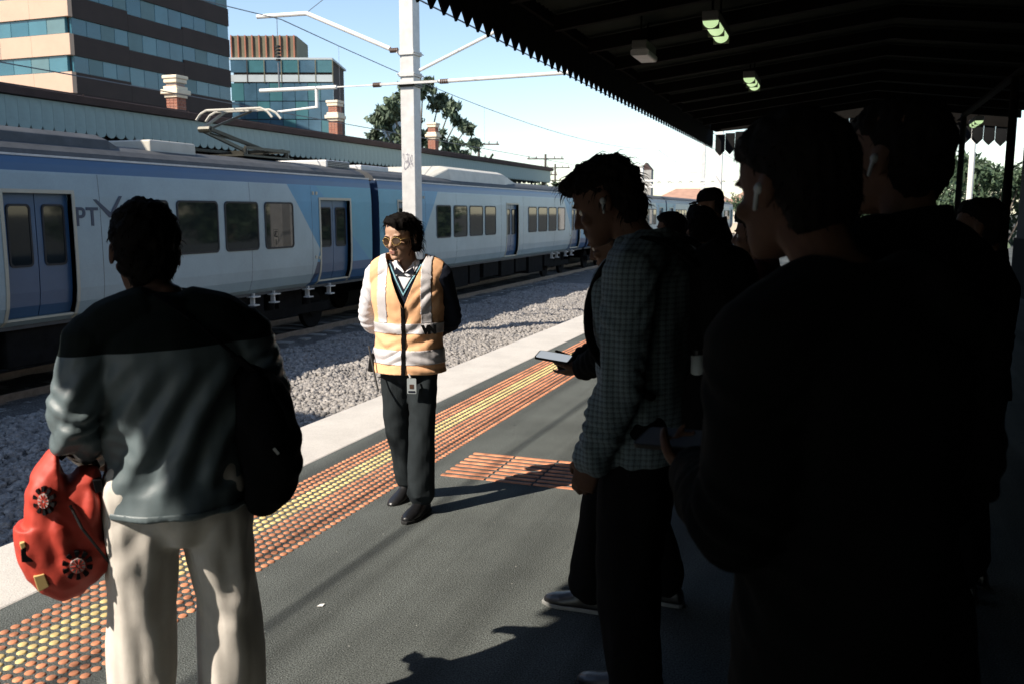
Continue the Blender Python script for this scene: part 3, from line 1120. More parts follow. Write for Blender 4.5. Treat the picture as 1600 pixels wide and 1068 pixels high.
chimney(22.7, 5.66, 'red brick chimney with cream bands in front of the striped tower')
chimney(31.9, 5.97, 'red brick chimney with cream bands beside the glass building')
chimney(41.1, 5.95, 'red brick chimney with cream bands in front of the gum tree')

hall = thing('station_hall', 'brown station hall standing left of the pavilion behind the train', 'building', (-20, -2, 0))
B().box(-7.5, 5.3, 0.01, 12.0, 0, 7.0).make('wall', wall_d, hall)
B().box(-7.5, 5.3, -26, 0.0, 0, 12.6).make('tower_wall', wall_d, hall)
B().box(-7.7, 5.5, 0.02, 12.2, 7.002, 7.15).make('roof', slate, hall)
B().box(-7.7, 5.5, -26.2, 0.2, 12.602, 12.8).make('roof', slate, hall)
for k in range(5):
    f_ = B().ring([(-22 + 5 * k, 1.0), (-20.6 + 5 * k, 1.0), (-20.6 + 5 * k, 3.0), (-22 + 5 * k, 3.0)], [(-21.9 + 5 * k, 1.1), (-20.7 + 5 * k, 1.1), (-20.7 + 5 * k, 2.9), (-21.9 + 5 * k, 2.9)], 'X', 5.301, 5.36).make('window', cream, hall)
    B().box(5.302, 5.33, -21.9 + 5 * k, -20.7 + 5 * k, 1.1, 2.9).make('pane', glass, f_)

# ------------------------------------------------------------------ office towers
tw_beige = mat('tower_precast', (0.54, 0.37, 0.27), 0.85, 0.06, 0.4, 0.1, 10)
tw_brown = mat('tower_brown', (0.040, 0.026, 0.022), 0.85, 0.15, 0.4)
tw_glass = mat('tower_glass_band', (0.028, 0.115, 0.155), 0.25, 0.18, 0.35, spec=0.6)
tw_glass3 = mat('tower_glass_blind', (0.085, 0.165, 0.18), 0.5, 0.12, 0.6)
tw_glass2 = mat('tower_glass_pale', (0.05, 0.155, 0.195), 0.25, 0.15, 0.35, spec=0.6)
tw = thing('office_tower', 'striped office tower of beige and brown bands with teal glass, at upper left', 'office tower', (-60, 59.3, -1.5))
FP = 3.04
Z0T = 13.06 + 1.5                              # bottom of a glass band on the corner
b = B()
b.box(-22, -0.25, 0.25, 20.8, 0, 34)
b.make('core', tw_brown, tw)
for k in range(-4, 7):
    zb = Z0T + FP * k
    g = B()
    g.box(-19.9, -.35, -0.02, 0.24, zb, zb + 1.34)
    g.make('window_band', tw_glass2, tw)
    for j in range(10):
        B().box(-0.35 - 1.96 * (j + 1) + .03, -0.35 - 1.96 * j - .03, -0.05, -0.021, zb + .06, zb + 1.28).make('pane', (tw_glass2, tw_glass, tw_glass2, tw_glass3)[(j * 7 + k * 3) % 4], tw)
    # beige spandrel of the sunny face, stepped at the far corner as in the bands
    for j in range(5):
        dz = 0.0 if j < 4 else -0.35
        x1 = -3.93 * j - (0 if j else -0.2)
        x0 = -3.93 * (j + 1) + .02
        B().box(x0, x1, -0.22, 0.23, zb + 1.345 + dz * 0, zb + FP - 0.005 + dz).make('spandrel_panel', tw_beige, tw)
    # right face: glass band in three steps with brown spandrels between
    for (ya, yb_, dz, m) in ((0.26, 6.5, 0.0, tw_glass), (6.52, 13.6, 0.26, tw_glass), (13.62, 20.7, 0.0, tw_glass)):
        seg = B().box(-0.24, 0.0, ya, yb_, zb + dz * -1, zb + 1.34 - dz * 1.0 + dz).make('window_band', m, tw)
        n = 4
        for j in range(n):
            u0 = ya + (yb_ - ya) * j / n + .03
            u1 = ya + (yb_ - ya) * (j + 1) / n - .03
            B().box(0.001, 0.03, u0, u1, zb - dz + .05, zb + 1.29).make('pane', (m, tw_glass2, m, tw_glass3, m)[(j * 3 + k * 2 + int(ya)) % 5], seg)
        B().box(-0.24, 0.14, ya, yb_, zb + 1.345, zb + FP - dz - .005).make('spandrel_panel', tw_brown, tw)

gb = thing('glass_office', 'teal glass office block with slatted screen on its roof, right of the tower', 'office building', (-71.3, 95.2, 0.2), R(19.9))
gl1 = mat('office_glass_teal', (0.06, 0.165, 0.19), 0.2, 0.2, 0.3, spec=0.6)
gl2 = mat('office_glass_blue', (0.06, 0.125, 0.18), 0.2, 0.35, 0.25, spec=0.6)
band_w = mat('office_white_band', (0.45, 0.50, 0.52), 0.7, 0.08, 0.5)
screen = mat('screen_terracotta', (0.42, 0.16, 0.10), 0.8, 0.1, 1)
screen_b = mat('screen_olive', (0.16, 0.15, 0.10), 0.8, 0.15, 1)
S = 1 / 14.0 * 1.02                            # metres to a photo pixel at this distance
Wd = 12.6
B().box(0.3, Wd - .3, 0.3, 9, -1.7, 20.0).make('core', tw_brown, gb)
zt = 20.2
B().box(-0.1, Wd, -0.05, 9.2, zt - .25, zt).make('parapet', band_w, gb)
for i in range(6):
    x0, x1 = Wd * i / 6, Wd * (i + 1) / 6
    B().box(x0 + .05, x1 - .05, 0.0, 0.29, zt - 1.75, zt - .26).make('pane', gl1 if i % 2 else gl2, gb)
    B().box(x0 + .03, x1 - .03, -0.08, 0.29, zt - 2.9, zt - 2.05).make('spandrel_panel', band_w, gb)
    B().box(x1 - .05, x1 + .05, -0.12, -0.081, zt - 3.0, zt - .26).make('fin', tw_brown if i == 0 else screen_b, gb)
for r_ in range(5):
    for i in range(8):
        x0, x1 = Wd * i / 8, Wd * (i + 1) / 8
        B().box(x0 + .03, x1 - .03, 0.0, 0.29, zt - 5.2 - 2.2 * r_ + .05, zt - 3.05 - 2.2 * r_).make('pane', gl2 if (i + r_) % 3 else gl1, gb)
B().box(-0.05, 8.1, 0.6, 7, zt + .01, zt + 2.7).make('plant_room', screen_b, gb)
for i in range(10):
    x = 0.1 + 0.86 * i
    B().box(x - .07, x + .07, 0.40, 0.598, zt + .01, zt + 2.75).make('screen_slat', screen, gb)
ab = thing('white_block', 'pale low block peeping out between glass office and brick chimney', 'building', (-51.6, 97.0, -1.5), R(19.9))
B().box(0, 2.2, 0, 6, 0, 14.8).make('wall', band_w, ab)
B().box(-.1, 2.3, -.1, 6.1, 14.801, 15.0).make('roof', conc_d, ab)
for k in range(4):
    f_ = B().box(0.5, 1.6, -0.03, -0.002, 4.5 + 2.6 * k, 6.0 + 2.6 * k).make('window', gl2, ab)

# ------------------------------------------------------------------ trees
def crown(name, clumps, n, size, m, parent, seed, flat=0.8):
    rg = np.random.default_rng(seed)
    tot = sum(c[3] ** 2 for c in clumps)
    V, F = [], []
    for (x, y, z, r) in clumps:
        k = max(20, int(n * r * r / tot))
        d = rg.normal(size=(k, 3))
        d /= np.linalg.norm(d, axis=1, keepdims=True)
        rad = r * rg.uniform(0.25, 1.0, (k, 1)) ** 0.6 * (0.75 + 0.35 * np.sin(d[:, :1] * 4 + d[:, 2:] * 5 + x))
        c = np.array([x, y, z]) + d * rad * np.array([1, 1, flat])
        a = rg.normal(size=(k, 3))
        a /= np.linalg.norm(a, axis=1, keepdims=True)
        b_ = np.cross(a, rg.normal(size=(k, 3)))
        b_ /= np.linalg.norm(b_, axis=1, keepdims=True)
        a[:, 2] -= 0.5
        s = size * rg.uniform(0.5, 1.3, (k, 1))
        q = np.stack([c - a * s, c + b_ * s * .45, c + a * s, c - b_ * s * .45], 1)
        base = sum(len(v) for v in V) if V else 0
        V.append(q.reshape(-1, 3))
        F.append(np.arange(4 * k).reshape(-1, 4) + base)
    V = np.concatenate(V)
    F = np.concatenate(F)
    me = bpy.data.meshes.new(name)
    me.vertices.add(len(V))
    me.vertices.foreach_set('co', V.reshape(-1))
    me.loops.add(F.size)
    me.loops.foreach_set('vertex_index', F.reshape(-1))
    me.polygons.add(len(F))
    me.polygons.foreach_set('loop_start', np.arange(len(F)) * 4)
    me.update(calc_edges=True)
    return link(name, me, m, parent)


def tree(name, lab, x, y, clumps, n, size, m, seed, trunk_r=0.3, group=None):
    t = thing(name, lab, 'tree', (x, y, -1.5), 0, group)
    crown('crown', clumps, n, size, m, t, seed)
    b = B()
    zc = min(c[2] - c[3] for c in clumps)
    top = max(c[2] for c in clumps)
    fork = Vector((0, 0, zc * 0.75))
    b.cyl((0, 0, 0), fork, trunk_r, trunk_r * .75, 10)
    for c in clumps:
        e = Vector(c[:3])
        mid = fork.lerp(e, 0.5) + Vector((0, 0, -0.06 * (e - fork).length))
        b.cyl(fork, mid, trunk_r * .5, trunk_r * .3, 6)
        b.cyl(mid, e, trunk_r * .3, trunk_r * .1, 5)
    b.make('trunk', bark, t, smooth=True)
    return t


# gum tree about 70 m off; clump offsets in metres across the view (u), along it (v) and up (z)
ca, sa = math.cos(R(19.9)), math.sin(R(19.9))


def cl(u, v, z, r): return (u * ca - v * sa, u * sa + v * ca, z, r)


tree('gum_tree', 'ragged gum tree with open clumps of foliage behind the mast', -31.5, 64.8, [
    cl(-2.6, 0, 10.2, 1.25), cl(-3.3, .5, 9.0, .8), cl(-1.6, -.6, 11.0, 1.2), cl(-0.5, .3, 12.2, 1.25), cl(0.7, -.4, 12.7, 1.1), cl(1.8, .6, 11.6, 1.0), cl(2.7, 0, 11.0, .95), cl(3.2, .5, 10.2, .6),
    cl(-2.2, .4, 8.2, .8), cl(-1.0, 0, 9.0, 1.0), cl(0.4, .8, 9.0, 1.0), cl(1.6, -.3, 8.8, 1.0), cl(2.9, .2, 8.2, .9), cl(4.0, 0, 9.6, .75), cl(4.6, .3, 8.4, .7), cl(2.2, 0, 7.3, .9), cl(.6, 0, 7.6, .9), cl(-1.7, .2, 7.0, .6), cl(3.8, 0, 7.4, .6), cl(-.2, .5, 10.4, .9)],
    9500, 0.26, leaf_e, 3, 0.35)
tree('tree', 'dark bushy tree standing behind the pavilion end, under its valance', -15.5, 52.0, [(0, 0, 4.2, 1.0), (0.5, 1.5, 4.0, 1.1), (-1.4, .5, 4.0, 1.2), (1.0, -0.4, 3.7, .8), (-2.6, .3, 3.8, 1.1)], 2600, 0.2, leaf_d, 5, 0.15)
# trees beyond the platform end
rt = random.Random(5)
for (x, y, s, lab, hgt) in ((-6.0, 92, 2.4, 'round tree just left of the platform-end mast, far away', 7.4), (-19.0, 104, 2.0, 'small bright tree in front of the distant houses', 4.4),
                            (-23.5, 103, 2.2, 'small dark tree left of the distant houses', 4.4), (-15.0, 108, 2.0, 'low spreading tree between the distant houses', 4.2), (-10.6, 120, 3.0, 'tree behind the cap wearer, far away', 5.0)):
    cs = [(s * rt.uniform(-.8, .8), s * rt.uniform(-.5, .5), hgt - s * .6 + s * rt.uniform(-.5, .5), s * rt.uniform(.4, .65)) for _ in range(8)]
    tree('tree', lab, x, y, cs, 2200, 0.22, leaf_d if s > 2.1 else leaf_e, int(x * -7) + 3, 0.16, 'trees beyond the platform end')
for (x, y, s, lab, hgt) in ((6.6, 47, 2.2, 'dark green tree seen through the gap at the far right', 5.9), (4.2, 52, 2.2, 'dark green tree left in the gap at the far right', 5.4), (9.6, 50, 2.3, 'dark green tree behind the white post at the far right', 6.2), (14.5, 48, 2.6, 'tall dark tree beyond the station building, second from its far corner', 7.0), (20.0, 53, 2.6, 'tall dark tree beyond the station building, third from its far corner', 6.2), (26.5, 47, 2.8, 'tall dark tree beyond the station building, fourth from its far corner', 7.4), (33, 55, 2.8, 'tall dark tree beyond the station building, last of the row', 6.6), (1.9, 50, 1.8, 'green tree glimpsed between the two dark heads', 4.6)):
    cs = [(s * rt.uniform(-.9, .9), s * rt.uniform(-.5, .5), hgt - s * .55 + s * rt.uniform(-.9, .35), s * rt.uniform(.45, .7)) for _ in range(9)]
    cs += [(s * rt.uniform(-.9, .9), s * rt.uniform(-.5, .5), rt.uniform(1.6, 2.8), s * rt.uniform(.5, .7)) for _ in range(4)]
    tree('tree', lab, x, y, cs, 4200, 0.17, leaf_d, int(x * 9) + 3, 0.16, 'trees beyond the station building')

# palm over the pavilion end
pm = thing('palm_tree', 'palm with arching fronds behind the pavilion roof', 'palm', (-36.5, 92.0, -1.5))
b = B()
b.cyl((0, 0, 0), (0, 0, 7.4), 0.3, 0.22, 9)
b.make('trunk', bark, pm)
for k in range(18):
    a = k * 2.4
    el = 0.25 + 1.0 * ((k * 7) % 18) / 18
    L = 2.6
    b = B()
    prev = Vector((0, 0, 7.4))
    d = Vector((math.cos(a) * math.cos(el), math.sin(a) * math.cos(el), math.sin(el)))
    side = Vector((-math.sin(a), math.cos(a), 0))
    for i in range(6):
        nxt = prev + d * L / 6
        d = (d + Vector((0, 0, -0.20))).normalized()
        wv = 0.34 * (1 - abs(i - 2) / 5)
        b.add([prev - side * .02, nxt - side * .02, nxt - side * wv + Vector((0, 0, -.25)), prev - side * wv + Vector((0, 0, -.25))], [(0, 1, 2, 3)])
        b.add([prev + side * .02, nxt + side * .02, nxt + side * wv + Vector((0, 0, -.25)), prev + side * wv + Vector((0, 0, -.25))], [(0, 1, 2, 3)])
        prev = nxt
    b.make('frond', leaf_d, pm)

# timber power poles and their wires
timber = mat('pole_timber', (0.09, 0.07, 0.06), 0.9, 0.2, 3)


def power_pole(x, y, h, lab):
    t = thing('power_pole', lab, 'power pole', (x, y, -1.5), R(20), 'timber power poles beyond the pavilion')
    B().cyl((0, 0, 0), (0, 0, h), 0.17, 0.12, 8).make('post', timber, t)
    for zz, L in ((h - .5, 2.0), (h - 2.2, 1.3)):
        B().bar((-L, .15, zz), (L, .15, zz), 0.13).make('crossarm', timber, t)
        b = B()
        for q in (-.9, -.5, .5, .9):
            b.cyl((L * q, .15, zz + .06), (L * q, .15, zz + .30), 0.06, 0.05, 6)
        b.make('insulators', insul, t)
    return t


power_pole(-33.5, 83, 10.2, 'timber power pole left of the palm with crossarms')
power_pole(-30.5, 95, 9.4, 'timber power pole right of the palm near the shirted head')
power_pole(-36.5, 118, 9.6, 'smaller timber power pole further off beside the shirted head')

# gantry, distant houses, boundary wall
gan = thing('signal_gantry', 'white gantry spanning the tracks beyond the platform', 'gantry', (-10, 60, Z_BAL))
for x in (-2.6, 6.2):
    B().box(x - .16, x + .16, -.16, .16, -0.2, 5.9 if x < 0 else 5.2).make('post', white_p, gan)
b = B()
b.box(-2.44, 6.04, -.12, .12, 4.85, 4.97)
b.box(-2.44, 6.04, -.12, .12, 4.45, 4.55)
for k in range(12):
    x = -2.4 + .7 * k
    b.bar((x, 0, 4.55), (x + .35, 0, 4.85), 0.05)
    b.bar((x + .35, 0, 4.85), (x + .7, 0, 4.55), 0.05)
b.make('beam', white_p, gan)
tile_m = mat('terracotta_tile', (0.34, 0.20, 0.14), 0.85, 0.2, 1)
rend_m = mat('house_render', (0.55, 0.48, 0.38), 0.9, 0.1, 0.6)


def house(x, y, wd, dp, h, lab, rz=0.0):
    t = thing('house', lab, 'house', (x, y, -1.5), rz, 'houses far beyond the platform')
    B().box(-wd / 2, wd / 2, -dp / 2, dp / 2, 0, h).make('wall', rend_m, t)
    rf = B()
    e = .5
    rf.add([(-wd / 2 - e, -dp / 2 - e, h), (wd / 2 + e, -dp / 2 - e, h), (wd / 2 + e, dp / 2 + e, h), (-wd / 2 - e, dp / 2 + e, h), (-wd / 4, 0, h + 1.9), (wd / 4, 0, h + 1.9)],
           [(0, 1, 5, 4), (1, 2, 5), (2, 3, 4, 5), (3, 0, 4), (3, 2, 1, 0)])
    rf.make('roof', tile_m, t)
    for u in (-.3, .05, .33):
        f_ = B().box(wd * u - .6, wd * u + .6, -dp / 2 - .05, -dp / 2 - .002, h * .4, h * .8).make('window', white_p, t)
        B().box(wd * u - .5, wd * u + .5, -dp / 2 - .08, -dp / 2 - .051, h * .43, h * .77).make('pane', glass, f_)


house(-29, 128, 9, 8, 4.0, 'cream house with orange tiled roof at the left of the far group')
house(-20, 132, 10, 8, 4.6, 'cream house with orange tiled roof in the middle of the far group')
house(-10, 128, 9, 8, 4.2, 'cream house with orange tiled roof at the right of the far group')
tw2 = thing('brick_tower', 'slim grey tower rising above the distant houses', 'tower', (-32.5, 160, -1.5))
B().box(-1, 1, -1, 1, 0, 10.5).make('wall', conc_d, tw2)
B().prism([(-1.1, 10.501), (1.1, 10.501), (0, 11.8)], 'Y', -1, 1).make('roof', slate, tw2)
pm_ = thing('platform_end_mast', 'white mast at the platform end just left of the canopy corner', 'mast', (-3.42, 27.5, 0))
B().box(-.085, .085, -.085, .085, 0, 6.5).make('post', white_p, pm_, bevel=0.01)
B().path([(0, 0, 5.6), (-2.4, 0, 5.7)], 0.04, 6).make('arm', white_p, pm_)
B().box(-.2, .2, -.2, .2, 0.0, 0.06).make('base_plate', galv, pm_)
pr_ = thing('lamp_post', 'white post standing in the bright gap at the far right', 'post', (3.30, 27.5, 0))
B().cyl((0, 0, 0), (0, 0, 5.0), 0.085, 0.07, 10).make('pole', white_p, pr_)
B().box(-.15, .15, -.35, .35, 5.0, 5.12).make('lamp_head', galv, pr_)


# ------------------------------------------------------------------ people: building kit
def unit(v):
    v = Vector(v)
    return v.normalized()


def smooth_path(P, Rr, sub=4):
    P = [Vector(p) for p in P]
    Rr = [(r, r) if not isinstance(r, (tuple, list)) else tuple(r) for r in Rr]
    if len(P) < 3: return P, Rr
    oP, oR = [], []
    for i in range(len(P) - 1):
        p0, p1, p2, p3 = P[max(i - 1, 0)], P[i], P[i + 1], P[min(i + 2, len(P) - 1)]
        for k in range(sub):
            t = k / sub
            oP.append(0.5 * ((2 * p1) + (p2 - p0) * t + (2 * p0 - 5 * p1 + 4 * p2 - p3) * t * t + (3 * p1 - p0 - 3 * p2 + p3) * t ** 3))
            oR.append(tuple(a + (b_ - a) * (3 * t * t - 2 * t ** 3) for a, b_ in zip(Rr[i], Rr[i + 1])))
    return oP + [P[-1]], oR + [Rr[-1]]


class Vol:
    """closed shapes to be fused into one continuous skin"""

    def __init__(s): s.b = B()

    def tube(s, P, Rr, ref=(1, 0, 0), n=14, sub=4, cap=True, ck=.8):
        P, Rr = smooth_path(P, Rr, sub)
        ref = Vector(ref)
        T = []
        for i in range(len(P)):
            t = P[min(i + 1, len(P) - 1)] - P[max(i - 1, 0)]
            T.append(t.normalized() if t.length > 1e-9 else Vector((0, 0, 1)))
        rings = []

        def ring(c, t, ra, rb):
            a = ref - t * ref.dot(t)
            if a.length < 1e-3: a = t.orthogonal()
            a.normalize()
            bb = t.cross(a)
            return [c + a * ra * math.cos(2 * math.pi * i / n) + bb * rb * math.sin(2 * math.pi * i / n) for i in range(n)]
        if cap:
            q = min(Rr[0]) * ck
            for k in (0.25, 0.7): rings.append(ring(P[0] - T[0] * q * math.sqrt(1 - k * k), T[0], Rr[0][0] * k, Rr[0][1] * k))
        for p, t, r in zip(P, T, Rr): rings.append(ring(p, t, *r))
        if cap:
            q = min(Rr[-1]) * min(ck * 2, .8)
            for k in (0.7, 0.25): rings.append(ring(P[-1] + T[-1] * q * math.sqrt(1 - k * k), T[-1], Rr[-1][0] * k, Rr[-1][1] * k))
        return s.rings(rings)

    def rings(s, rings):
        n = len(rings[0])
        vs = [p for r in rings for p in r]
        fs = []
        for k in range(len(rings) - 1):
            for i in range(n):
                j = (i + 1) % n
                fs.append((k * n + i, k * n + j, (k + 1) * n + j, (k + 1) * n + i))
        fs += [tuple(range(n - 1, -1, -1)), tuple(range((len(rings) - 1) * n, len(rings) * n))]
        s.b.add(vs, fs)
        return s

    def ell(s, c, r, rot=None, n=14, m=9):
        c = Vector(c)
        rings = []
        for k in range(m):
            th = math.pi * (k + .35) / (m - .3)
            rings.append([(Vector((r[0] * math.sin(th) * math.cos(2 * math.pi * i / n), r[1] * math.sin(th) * math.sin(2 * math.pi * i / n), -r[2] * math.cos(th)))) for i in range(n)])
        if rot: rings = [[rot @ p for p in q] for q in rings]
        return s.rings([[c + p for p in q] for q in rings])

    def xform(s, M):
        s.b.v = [tuple(M @ Vector(p)) for p in s.b.v]
        return s

    def join(s, o):
        s.b.add(o.b.v, o.b.f)
        return s

    def fuse(s, vox, sm=5, disp=None, fac=0.5):
        me = s.b.mesh('tmp')
        o = bpy.data.objects.new('tmp', me)
        COL.objects.link(o)
        k = o.modifiers.new('r', 'REMESH')
        k.mode = 'VOXEL'
        k.voxel_size = vox
        if sm:
            k = o.modifiers.new('s', 'SMOOTH')
            k.factor = fac
            k.iterations = sm
        dg = bpy.context.evaluated_depsgraph_get()
        out = bpy.data.meshes.new_from_object(o.evaluated_get(dg))
        bpy.data.objects.remove(o)
        bpy.data.meshes.remove(me)
        if disp is not None: displace(out, disp)
        return out


def co_of(me):
    a = np.empty(len(me.vertices) * 3)
    me.vertices.foreach_get('co', a)
    return a.reshape(-1, 3)


def no_of(me):
    a = np.empty(len(me.vertices) * 3)
    me.vertices.foreach_get('normal', a)
    return a.reshape(-1, 3)


def displace(me, fn):
    p, n = co_of(me), no_of(me)
    d = fn(p, n)
    if d.ndim == 1: d = n * d[:, None]
    me.vertices.foreach_set('co', (p + d).reshape(-1))
    me.update()


def sn(p, scale, seed, k=7, st=(1, 1, 1)):
    """smooth pseudo-noise, about -1..1"""
    rg = np.random.default_rng(seed)
    q = p * np.array(st)
    out = np.zeros(len(p))
    for _ in range(k):
        d = rg.normal(size=3)
        d *= 2 * math.pi / scale * rg.uniform(.6, 1.4) / np.linalg.norm(d)
        out += np.sin(q @ d + rg.uniform(0, 6.28))
    return out / math.sqrt(k)


def creases(p, direction, wave, seed, warp=0.25):
    """soft ridges running across `direction`, bent by noise"""
    d = np.array(direction, float)
    d /= np.linalg.norm(d)
    ph = (p @ d) / wave * 2 * math.pi + sn(p, wave * 4, seed) * warp * 6
    s_ = np.sin(ph)
    return np.sign(s_) * np.abs(s_) ** 0.8 * (0.5 + 0.5 * sn(p, wave * 5, seed + 1))


def near(p, c, r):
    return np.exp(-((p - np.array(c)) ** 2).sum(1) / (r * r))


def rot_about(piv, e):
    piv = Vector(piv)
    return Matrix.Translation(piv) @ Euler(e, 'XYZ').to_matrix().to_4x4() @ Matrix.Translation(-piv)


# head in its own frame: centre between the ears, face towards -Y
HEAD = [(-.112, .020, -.083, -.040), (-.100, .036, -.092, -.015), (-.080, .048, -.094, .020), (-.055, .057, -.092, .050), (-.030, .064, -.090, .070), (0, .070, -.088, .086),
        (.030, .074, -.094, .096), (.055, .075, -.091, .098), (.080, .068, -.077, .088), (.100, .050, -.053, .066), (.113, .028, -.028, .036)]


def head_vol(nose=1.0, jaw=1.0):
    v = Vol()
    rings = []
    for z, w_, f, bk in HEAD:
        if z < -.03: w_ *= jaw
        cy, ry = (f + bk) / 2, (bk - f) / 2
        r = []
        for i in range(20):
            a = 2 * math.pi * i / 20
            x, y = math.cos(a), math.sin(a)
            e = 0.85
            r.append(Vector((w_ * math.copysign(abs(x) ** e, x), cy + ry * math.copysign(abs(y) ** e, y), z)))
        rings.append(r)
    v.rings(rings)
    v.tube([(0, -.088, .018), (0, -.101, -.008), (0, -.113 * (0.85 + .15 * nose), -.030)], [.0085, .0095, .0125], n=10)
    v.ell((0, -.100, -.036), (.018, .012, .008))
    for s in (-1, 1):
        v.ell((s * .012, -.098, -.034), (.008, .010, .007))
        v.ell((s * .028, -.084, .022), (.025, .014, .008))       # brow
        v.ell((s * .044, -.066, -.028), (.022, .022, .018))      # cheek
        E_ = Euler((0, R(-8 * s), R(20 * s))).to_matrix()
        v.ell((s * .077, .012, -.008), (.007, .018, .031), E_)
        v.ell((s * .080, .020, .004), (.006, .012, .020), E_)
    v.ell((0, -.094, -.058), (.025, .010, .0055))
    v.ell((0, -.092, -.069), (.021, .010, .007))
    v.ell((0, -.088, -.096), (.020, .014, .014))
    return v


def hand_vol(w_, d, nrm, sgn, curl=0.45, s=1.0, spread=0.0):
    """palm, four unequal bent fingers and a thumb from the palm's side; nrm points out of the palm"""
    v = Vol()
    w_, d, nrm = Vector(w_), unit(d), unit(nrm)
    nrm = (nrm - d * nrm.dot(d)).normalized()
    side = d.cross(nrm) * sgn
    v.tube([w_ - d * .015, w_ + d * .02 * s, w_ + d * .055 * s, w_ + d * .088 * s], [(.026, .019), (.033, .018), (.041, .016), (.039, .013)], ref=side, n=14)
    curls = curl if isinstance(curl, (list, tuple)) else [curl, curl * 1.05, curl * 1.15, curl * 1.25]
    for i, (L, r) in enumerate(((.072, .0088), (.080, .0090), (.074, .0086), (.058, .0076))):
        p = w_ + d * (.080 - .004 * abs(i - 1)) * s + side * (.029 - .0195 * i) * s
        pts, rad = [p - d * .02], [r * 1.05]
        a = 0.0
        for k, (fr, rr) in enumerate(((.45, 1.0), (.31, .95), (.24, .82))):
            a += curls[i] * (0.8 if k == 0 else 1.0)
            dd = d * math.cos(a) + nrm * math.sin(a) + side * spread * (1.5 - i) * .12
            pts.append(p)
            rad.append(r * rr)
            p = p + dd.normalized() * L * fr * s
        pts.append(p)
        rad.append(r * .68)
        v.tube(pts, rad, ref=side, n=9, sub=3)
    c = curls[0]
    p0 = w_ + d * .022 * s + side * .022 * s
    p1 = p0 + (d * .55 + side * .75 + nrm * .35).normalized() * .036 * s
    p2 = p1 + (d * .80 + side * .25 + nrm * (.35 + c * .5)).normalized() * .032 * s
    p3 = p2 + (d * .85 - side * .10 * c + nrm * (.3 + c * .7)).normalized() * .026 * s
    v.tube([p0 - side * .01, p0, p1, p2, p3], [.012, .0135, .0115, .0098, .0075], ref=nrm, n=9, sub=3)
    return v


STD = dict(shL=(.185, .01, 1.42), elL=(.225, .03, 1.14), wrL=(.225, -.03, .89),
           shR=(-.185, .01, 1.42), elR=(-.225, .03, 1.14), wrR=(-.225, -.03, .89),
           hipL=(.088, 0, .93), knL=(.095, -.025, .51), anL=(.10, .02, .09), toeL=(.03, -1, 0),
           hipR=(-.088, 0, .93), knR=(-.095, -.025, .51), anR=(-.10, .02, .09), toeR=(-.03, -1, 0),
           lean=0.0, head=(0, 0, 0), headc=(0, -.022, 1.638), width=1.0, depth=1.0,
           palmL=(-1, 0, 0), palmR=(1, 0, 0), curlL=.45, curlR=.45, dirL=None, dirR=None)
TORSO = [(.84, .150, .110), (.93, .163, .118), (1.03, .152, .108), (1.16, .155, .112), (1.28, .172, .122), (1.37, .176, .112), (1.43, .145, .088), (1.47, .085, .068), (1.50, .062, .060)]


def torso(v, J, g, z0, z1, hem=None):
    P, Q = [], []
    for z, a, b_ in TORSO:
        if z < z0 - 1e-6 or z > z1 + 1e-6: continue
        P.append((0, -J['lean'] * (z - .93) + (.012 if z > 1.3 else 0), z))
        gg = g
        Q.append((a * J['width'] + gg, b_ * J['depth'] + gg))
    if hem:
        P.insert(0, (0, -J['lean'] * (hem[0] - .93), hem[0]))
        Q.insert(0, (hem[1], hem[2]))
    v.tube(P, Q, n=28, sub=4, ck=.10 if hem else .8)
    for s in 'LR':
        sh = Vector(J['sh' + s])
        sx = 1 if s == 'L' else -1
        if z1 > 1.44:
            v.tube([(sx * .06, sh.y, 1.445), (sx * .13, sh.y, 1.432), sh + Vector((-sx * .012, 0, -.012))], [(.055 + g, .06 + g), (.058 + g, .058 + g), (.052 + g, .052 + g)], ref=(0, 1, 0))
    return v


def arm(v, J, s, g0, g1, frac=1.0, r=(.056, .044, .031)):
    sh, el, wr = (Vector(J[k + s]) for k in ('sh', 'el', 'wr'))
    P = [sh, sh.lerp(el, .35), el, el.lerp(wr, .45), wr]
    Q = [r[0] + g0, r[0] * .95 + g0, r[1] + (g0 + g1) / 2, r[1] * .95 + g1, r[2] + g1]
    if frac < 1:
        P, Q = P[:3] + [el.lerp(wr, .5 * frac)], Q[:3] + [Q[3]]
    v.tube(P, Q, n=16)
    return v


def leg(v, J, s, th, kn, hm, zc=0.0):
    h, k, a = (Vector(J[q + s]) for q in ('hip', 'kn', 'an'))
    e = k.lerp(a, 1 - zc)
    v.tube([h + Vector((0, 0, .03)), h.lerp(k, .3), k, k.lerp(e, .5), e], [(th, th * 1.08), (th * .95, th), (kn, kn), ((kn + hm) / 2, (kn + hm) / 2 * 1.05), (hm, hm)], n=18)
    return v


